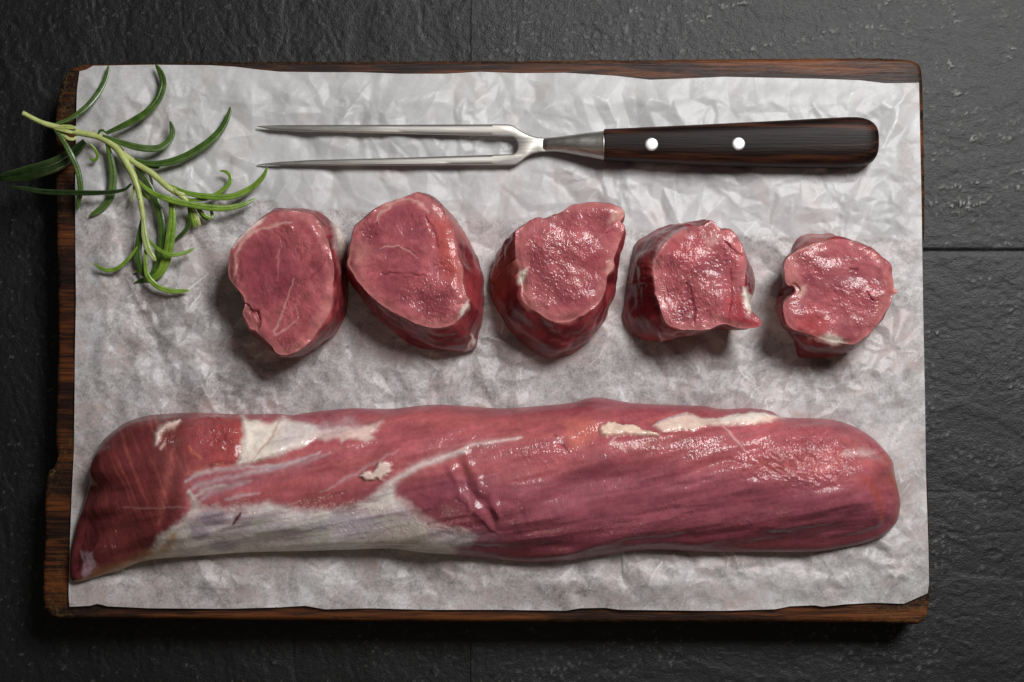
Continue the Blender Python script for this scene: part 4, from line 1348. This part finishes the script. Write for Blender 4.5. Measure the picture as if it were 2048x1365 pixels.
def loft(name, stations, mat, parent, power=2.4, nseg=40, zmin=None):
    """stations: x, y_top, y_bottom, z_centre, half_thickness (metres); superelliptic sections"""
    st = np.asarray(stations, float)
    m = 90
    sx = np.linspace(0, 1, m)
    sx = 0.5 - 0.5 * np.cos(np.pi * sx)
    key = np.linspace(0, 1, len(st))
    ks = (st[:, 0] - st[0, 0]) / (st[-1, 0] - st[0, 0])
    S = np.stack([np.interp(sx, ks, st[:, k]) for k in range(5)], 1)
    a = np.linspace(0, 2 * np.pi, nseg, endpoint=False)
    ca = np.sign(np.cos(a)) * np.abs(np.cos(a)) ** (2 / power); sa = np.sign(np.sin(a)) * np.abs(np.sin(a)) ** (2 / power)
    rows = []
    for r in S:
        py = (r[1] + r[2]) / 2 + (r[2] - r[1]) / 2 * ca
        base = P(np.full(nseg, r[0]), py, r[3])
        rows.append(np.c_[base[:, 0], base[:, 1], r[3] + r[4] * sa])
    V = np.stack(rows, 0).reshape(-1, 3)
    i = np.arange(m - 1)[:, None]; j = np.arange(nseg)[None]
    F = np.stack([i * nseg + j, (i + 1) * nseg + j, (i + 1) * nseg + (j + 1) % nseg, i * nseg + (j + 1) % nseg], -1).reshape(-1, 4)
    faces = [tuple(f) for f in F] + [tuple(range(nseg))[::-1], tuple((m - 1) * nseg + k for k in range(nseg))]
    ob = build(name, V, faces, mat, parent)
    import bmesh
    bm = bmesh.new(); bm.from_mesh(ob.data); bmesh.ops.recalc_face_normals(bm, faces=bm.faces); bm.to_mesh(ob.data); bm.free(); ob.data.set_sharp_from_angle(angle=math.radians(32))
    for p in ob.data.polygons:
        if len(p.vertices) > 4:
            p.use_smooth = False
    return ob


HZ = SIT + 0.0085
loft('shank', [(1086, 276.8, 303.8, SIT + .0047, .0019), (1094, 276.2, 303.4, SIT + .0050, .0028), (1110, 275, 303.2, SIT + .0056, .0036), (1130, 272.6, 305.5, SIT + .0064, .0044), (1160, 268.5, 311.0, SIT + .0074, .0054),
               (1190, 264.8, 316.5, SIT + .0081, .0062), (1203, 263.5, 318.8, HZ, .0066), (1205, 263.0, 319.4, HZ, .0068), (1209.5, 263.0, 319.6, HZ, .0068)], M_STEEL, fork, 2.2)
hs = [(1207.5, 261.5, 319.5, HZ, .0070), (1209, 260.5, 320.8, HZ, .0074), (1250, 258.6, 323.0, HZ, .0075), (1320, 255.4, 326.4, HZ, .0077), (1400, 251.6, 330.0, HZ, .0079), (1500, 246.6, 333.0, HZ, .0081),
      (1600, 241.4, 335.2, HZ, .0083), (1660, 238.0, 335.8, HZ, .0083), (1690, 236.6, 335.4, HZ, .0083), (1710, 236.4, 334.4, HZ, .0082), (1724, 238.2, 332.6, HZ, .0080), (1736, 242.4, 329.0, HZ, .0076),
      (1745, 248.5, 323.5, HZ, .0070), (1750.5, 255.5, 316.5, HZ, .0062), (1753.5, 263, 308, HZ, .0050), (1755, 273, 297, HZ, .0034), (1755.6, 281, 289, HZ, .0016)]
handle = loft('handle', hs, M_ROSE, fork, 3.0, 56)


def rivet(cx, cy, r):
    prof = [(1.0, -0.0012), (1.0, 0.0), (0.94, 0.00018), (0.7, 0.00030), (0.35, 0.00038), (0.05, 0.0004)]
    zz = HZ + float(np.interp(cx, [1250, 1500], [.0075, .0081]))
    c = P(cx, cy, zz)
    a = np.linspace(0, 2 * np.pi, 40, endpoint=False)
    V = np.stack([np.c_[c[0] + r * PXM * k * np.cos(a), c[1] + r * PXM * k * np.sin(a), np.full(40, zz + h)] for k, h in prof], 1).reshape(-1, 3)
    k = len(prof)
    F = [tuple(f) for f in grid_faces(40, k, True)] + [tuple(i * k + k - 1 for i in range(40))]
    o = build('rivet', V - np.asarray(fork.location) * 0, F, M_RIVET, fork)
    o.parent = handle
    o.matrix_parent_inverse.identity()


rivet(1303, 289, 13.2)
rivet(1477, 288, 13.2)

# ------------------------------------------------------------------ rosemary
sprig = thing('rosemary_sprig', 'fresh green rosemary sprig hanging over the left edge of the parchment', 'herb', tuple(P(200, 280, SIT)))


def stem_tube(name, pts, zs, ws, mat, parent):
    pts = np.asarray(pts, float)
    q = smooth_line(np.c_[pts, np.asarray(zs), np.asarray(ws)], 60)
    ns = 14
    W = P(q[:, 0], q[:, 1], SIT + q[:, 2])
    T = np.gradient(W, axis=0); T /= np.linalg.norm(T, axis=1, keepdims=True)
    S = np.cross(T, [0, 0, 1.0]); S /= np.linalg.norm(S, axis=1, keepdims=True)
    U = np.cross(S, T)
    a = np.linspace(0, 2 * np.pi, ns, endpoint=False)
    r = q[:, 3] / 2 * PXM * (1 + 0.08 * fbm(np.arange(60) / 5.0, o=2, seed=6))
    V = W[:, None] + r[:, None, None] * (np.cos(a)[None, :, None] * S[:, None] + np.sin(a)[None, :, None] * U[:, None] * 0.9)
    V = V.reshape(-1, 3)
    i = np.arange(59)[:, None]; j = np.arange(ns)[None]
    F = np.stack([i * ns + j, i * ns + (j + 1) % ns, (i + 1) * ns + (j + 1) % ns, (i + 1) * ns + j], -1).reshape(-1, 4)
    faces = [tuple(f) for f in F] + [tuple(range(ns)), tuple(59 * ns + k for k in range(ns))[::-1]]
    return build(name, V, faces, mat, parent, attrs={'under': np.zeros(len(V))})


def leaf(pts, w, zs, mat=0, roll=0.0, pale=0.0):
    pts = np.asarray(pts, float)
    m = 56
    zk = np.interp(np.linspace(0, 1, len(pts)), np.linspace(0, 1, len(zs)), zs)
    q = smooth_line(np.c_[pts, zk], m)
    W = P(q[:, 0], q[:, 1], SIT + q[:, 2])
    T = np.gradient(W, axis=0); T /= np.linalg.norm(T, axis=1, keepdims=True)
    S = np.cross(T, [0, 0, 1.0]); S /= np.maximum(np.linalg.norm(S, axis=1, keepdims=True), 1e-6)
    U = np.cross(S, T)
    s = np.linspace(0, 1, m)
    rl = roll * np.sin(s * 2.5)
    S, U = S * np.cos(rl)[:, None] + U * np.sin(rl)[:, None], U * np.cos(rl)[:, None] - S * np.sin(rl)[:, None]
    wid = 0.94 * w * PXM * np.interp(s, [0, 0.1, 0.35, 0.7, 0.9, 0.97, 1], [0.42, 0.62, 0.95, 1.0, 0.74, 0.45, 0.12]) / 2
    # cross-section: convex blade, groove along the middle, margins rolled under
    sec = [(-0.72, -0.30, 0.3), (-0.96, -0.16, 0.3), (-1.0, 0.05, 0.25), (-0.86, 0.30, 0.08), (-0.5, 0.46, 0), (-0.18, 0.44, 0), (0, 0.26, 0), (0.18, 0.44, 0), (0.5, 0.46, 0),
           (0.86, 0.30, 0.08), (1.0, 0.05, 0.25), (0.96, -0.16, 0.3), (0.72, -0.30, 0.3), (0.35, -0.10, 1), (0, -0.06, 1), (-0.35, -0.10, 1)]
    k = len(sec)
    V = np.stack([W + S * (wid * a)[:, None] + U * (np.minimum(wid, 0.0019) * b * 1.0)[:, None] for a, b, _ in sec], 1).reshape(-1, 3)
    und = np.tile([u * 0.9 + pale * (1 - u) for _, _, u in sec], m)
    i = np.arange(m - 1)[:, None]; j = np.arange(k)[None]
    F = np.stack([i * k + j, (i + 1) * k + j, (i + 1) * k + (j + 1) % k, i * k + (j + 1) % k], -1).reshape(-1, 4)
    faces = [tuple(f) for f in F] + [tuple(range(k)), tuple((m - 1) * k + c for c in range(k))[::-1]]
    ob = build('leaf', V, faces, M_LEAF[mat], sprig, attrs={'under': und})
    import bmesh
    bm = bmesh.new(); bm.from_mesh(ob.data); bmesh.ops.recalc_face_normals(bm, faces=bm.faces); bm.to_mesh(ob.data); bm.free(); ob.data.set_sharp_from_angle(angle=math.radians(32))
    return ob


mm = 0.001
stem_tube('stem', [(45, 226), (80, 244), (108, 253), (150, 264), (200, 275), (232, 296), (252, 325), (268, 355), (278, 388), (285, 425), (288, 455), (291, 482)],
          [12 * mm, 10 * mm, 9 * mm, 8 * mm, 8 * mm, 8.5 * mm, 9 * mm, 9.5 * mm, 9.5 * mm, 9 * mm, 8 * mm, 7 * mm], [9, 10, 12, 13, 14, 14, 14, 14, 11, 10, 8, 5], M_LEAF[2], sprig)
stem_tube('stem', [(236, 300), (274, 328), (305, 348), (335, 374), (362, 392), (376, 404)], [7 * mm, 7.5 * mm, 8 * mm, 8 * mm, 7.5 * mm, 7 * mm], [9, 12, 12, 12, 11, 7], M_LEAF[2], sprig)
L = leaf
L([(112, 248), (140, 238), (172, 215), (197, 185), (212, 155), (217, 131)], 13, [9 * mm, 7 * mm, 3 * mm, 2 * mm], 0)
L([(212, 267), (250, 250), (290, 228), (315, 200), (326, 170), (322, 148), (311, 129)], 18, [8 * mm, 7 * mm, 5 * mm, 3 * mm], 0, 0.3)
L([(205, 272), (240, 285), (280, 296), (315, 297), (335, 285), (345, 265), (340, 242)], 16, [9 * mm, 9 * mm, 7 * mm, 6 * mm], 0, 0.2, 0.12)
L([(268, 320), (310, 328), (360, 318), (410, 290), (440, 262), (457, 230), (460, 214)], 18, [8 * mm, 7 * mm, 5 * mm, 4 * mm], 0, 0.2)
L([(108, 252), (125, 268), (138, 278), (150, 277), (152, 264)], 7, [9 * mm, 8 * mm, 7 * mm], 2)
L([(106, 254), (125, 280), (142, 310), (155, 340), (161, 375), (158, 400), (154, 422)], 13, [9 * mm, 9 * mm, 6 * mm, 2 * mm], 0, 0.3, 0.1)
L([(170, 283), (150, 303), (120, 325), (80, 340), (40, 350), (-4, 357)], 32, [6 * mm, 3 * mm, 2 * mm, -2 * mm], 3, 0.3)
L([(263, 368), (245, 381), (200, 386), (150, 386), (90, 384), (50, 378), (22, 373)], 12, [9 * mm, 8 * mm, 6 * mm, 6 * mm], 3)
L([(180, 288), (190, 300), (195, 312), (190, 321), (178, 316)], 7, [7 * mm, 5 * mm, 4 * mm], 1)
L([(213, 283), (222, 320), (226, 350), (222, 390), (205, 415), (179, 433)], 17, [7 * mm, 5 * mm, 3 * mm, 2 * mm], 0, 0.2, 0.22)
L([(272, 358), (300, 383), (340, 400), (400, 413), (450, 417), (490, 408), (512, 396)], 14, [10 * mm, 11 * mm, 9 * mm, 6 * mm], 1)
L([(332, 368), (370, 385), (410, 393), (460, 394), (500, 378), (525, 355), (535, 334)], 14, [8 * mm, 8 * mm, 7 * mm, 9 * mm], 1)
L([(362, 398), (400, 400), (430, 390), (455, 372), (461, 355), (452, 344), (439, 342)], 10, [7 * mm, 6 * mm, 6 * mm], 1)
L([(270, 330), (295, 365), (315, 410), (325, 460), (320, 510), (305, 550), (268, 567)], 17, [7 * mm, 4 * mm, 2.5 * mm, 1.5 * mm], 0)
L([(340, 392), (345, 430), (340, 480), (332, 520), (318, 548), (294, 563)], 21, [8 * mm, 7 * mm, 4 * mm, 2 * mm], 1)
L([(284, 440), (279, 475), (276, 510), (284, 545), (289, 555)], 16, [7 * mm, 6 * mm, 4 * mm], 0)
L([(286, 438), (290, 475), (298, 502), (312, 523)], 15, [9.5 * mm, 9 * mm, 8 * mm], 2, 0.2, 0.5)
L([(292, 474), (315, 498), (340, 510), (370, 506), (391, 496)], 9, [8 * mm, 9 * mm, 7 * mm], 1)
L([(275, 494), (255, 520), (235, 537), (215, 541), (198, 535), (188, 526)], 9, [7 * mm, 5 * mm, 4 * mm], 1)
L([(290, 500), (293, 545), (305, 565), (325, 578), (350, 583), (380, 581)], 12, [8 * mm, 7 * mm, 6 * mm, 5 * mm], 1)
L([(376, 408), (380, 440), (372, 460), (350, 480)], 9, [7 * mm, 5 * mm, 2 * mm], 0)
L([(378, 408), (385, 430), (391, 457)], 11, [7 * mm, 6 * mm, 5 * mm], 1)
L([(384, 412), (392, 430), (400, 452)], 9, [7 * mm, 6 * mm, 5 * mm], 2)
L([(390, 412), (402, 428), (416, 443)], 8, [7 * mm, 6 * mm, 5 * mm], 1)
L([(394, 412), (408, 430), (420, 436), (424, 430), (420, 416)], 8, [8 * mm, 7 * mm, 6 * mm], 1)
L([(269, 368), (265, 388), (262, 405)], 6, [9 * mm, 8 * mm, 6 * mm], 2)
L([(276, 376), (286, 388), (300, 399)], 8, [8 * mm, 7 * mm, 5 * mm], 1)
L([(272, 392), (278, 398), (288, 399)], 5, [10 * mm, 10.5 * mm, 9 * mm], 1)
L([(196, 270), (200, 262), (208, 262), (214, 268)], 6, [9 * mm, 10 * mm, 9 * mm], 0)
L([(222, 288), (235, 292), (248, 303)], 6, [8 * mm, 6 * mm, 4 * mm], 0)
L([(280, 328), (296, 332), (314, 335), (318, 330)], 9, [7 * mm, 6 * mm, 5 * mm], 0)
L([(296, 345), (302, 358), (305, 370)], 5, [7 * mm, 5 * mm, 4 * mm], 2)
L([(112, 254), (128, 254), (148, 256), (150, 260)], 10, [10 * mm, 10.5 * mm, 10 * mm], 2)
L([(110, 258), (128, 261), (146, 266)], 9, [9.5 * mm, 10 * mm, 9.5 * mm], 2)
L([(212, 283), (216, 295), (218, 312)], 8, [8 * mm, 7.5 * mm, 6 * mm], 1)
L([(348, 376), (356, 386), (372, 390)], 8, [9 * mm, 9 * mm, 8 * mm], 2)
L([(268, 545), (280, 540), (290, 538)], 7, [3 * mm, 4 * mm, 5 * mm], 1)

# ------------------------------------------------------------------ tidy
for o in scene.objects:
    if o.type == 'MESH':
        o.data.update()
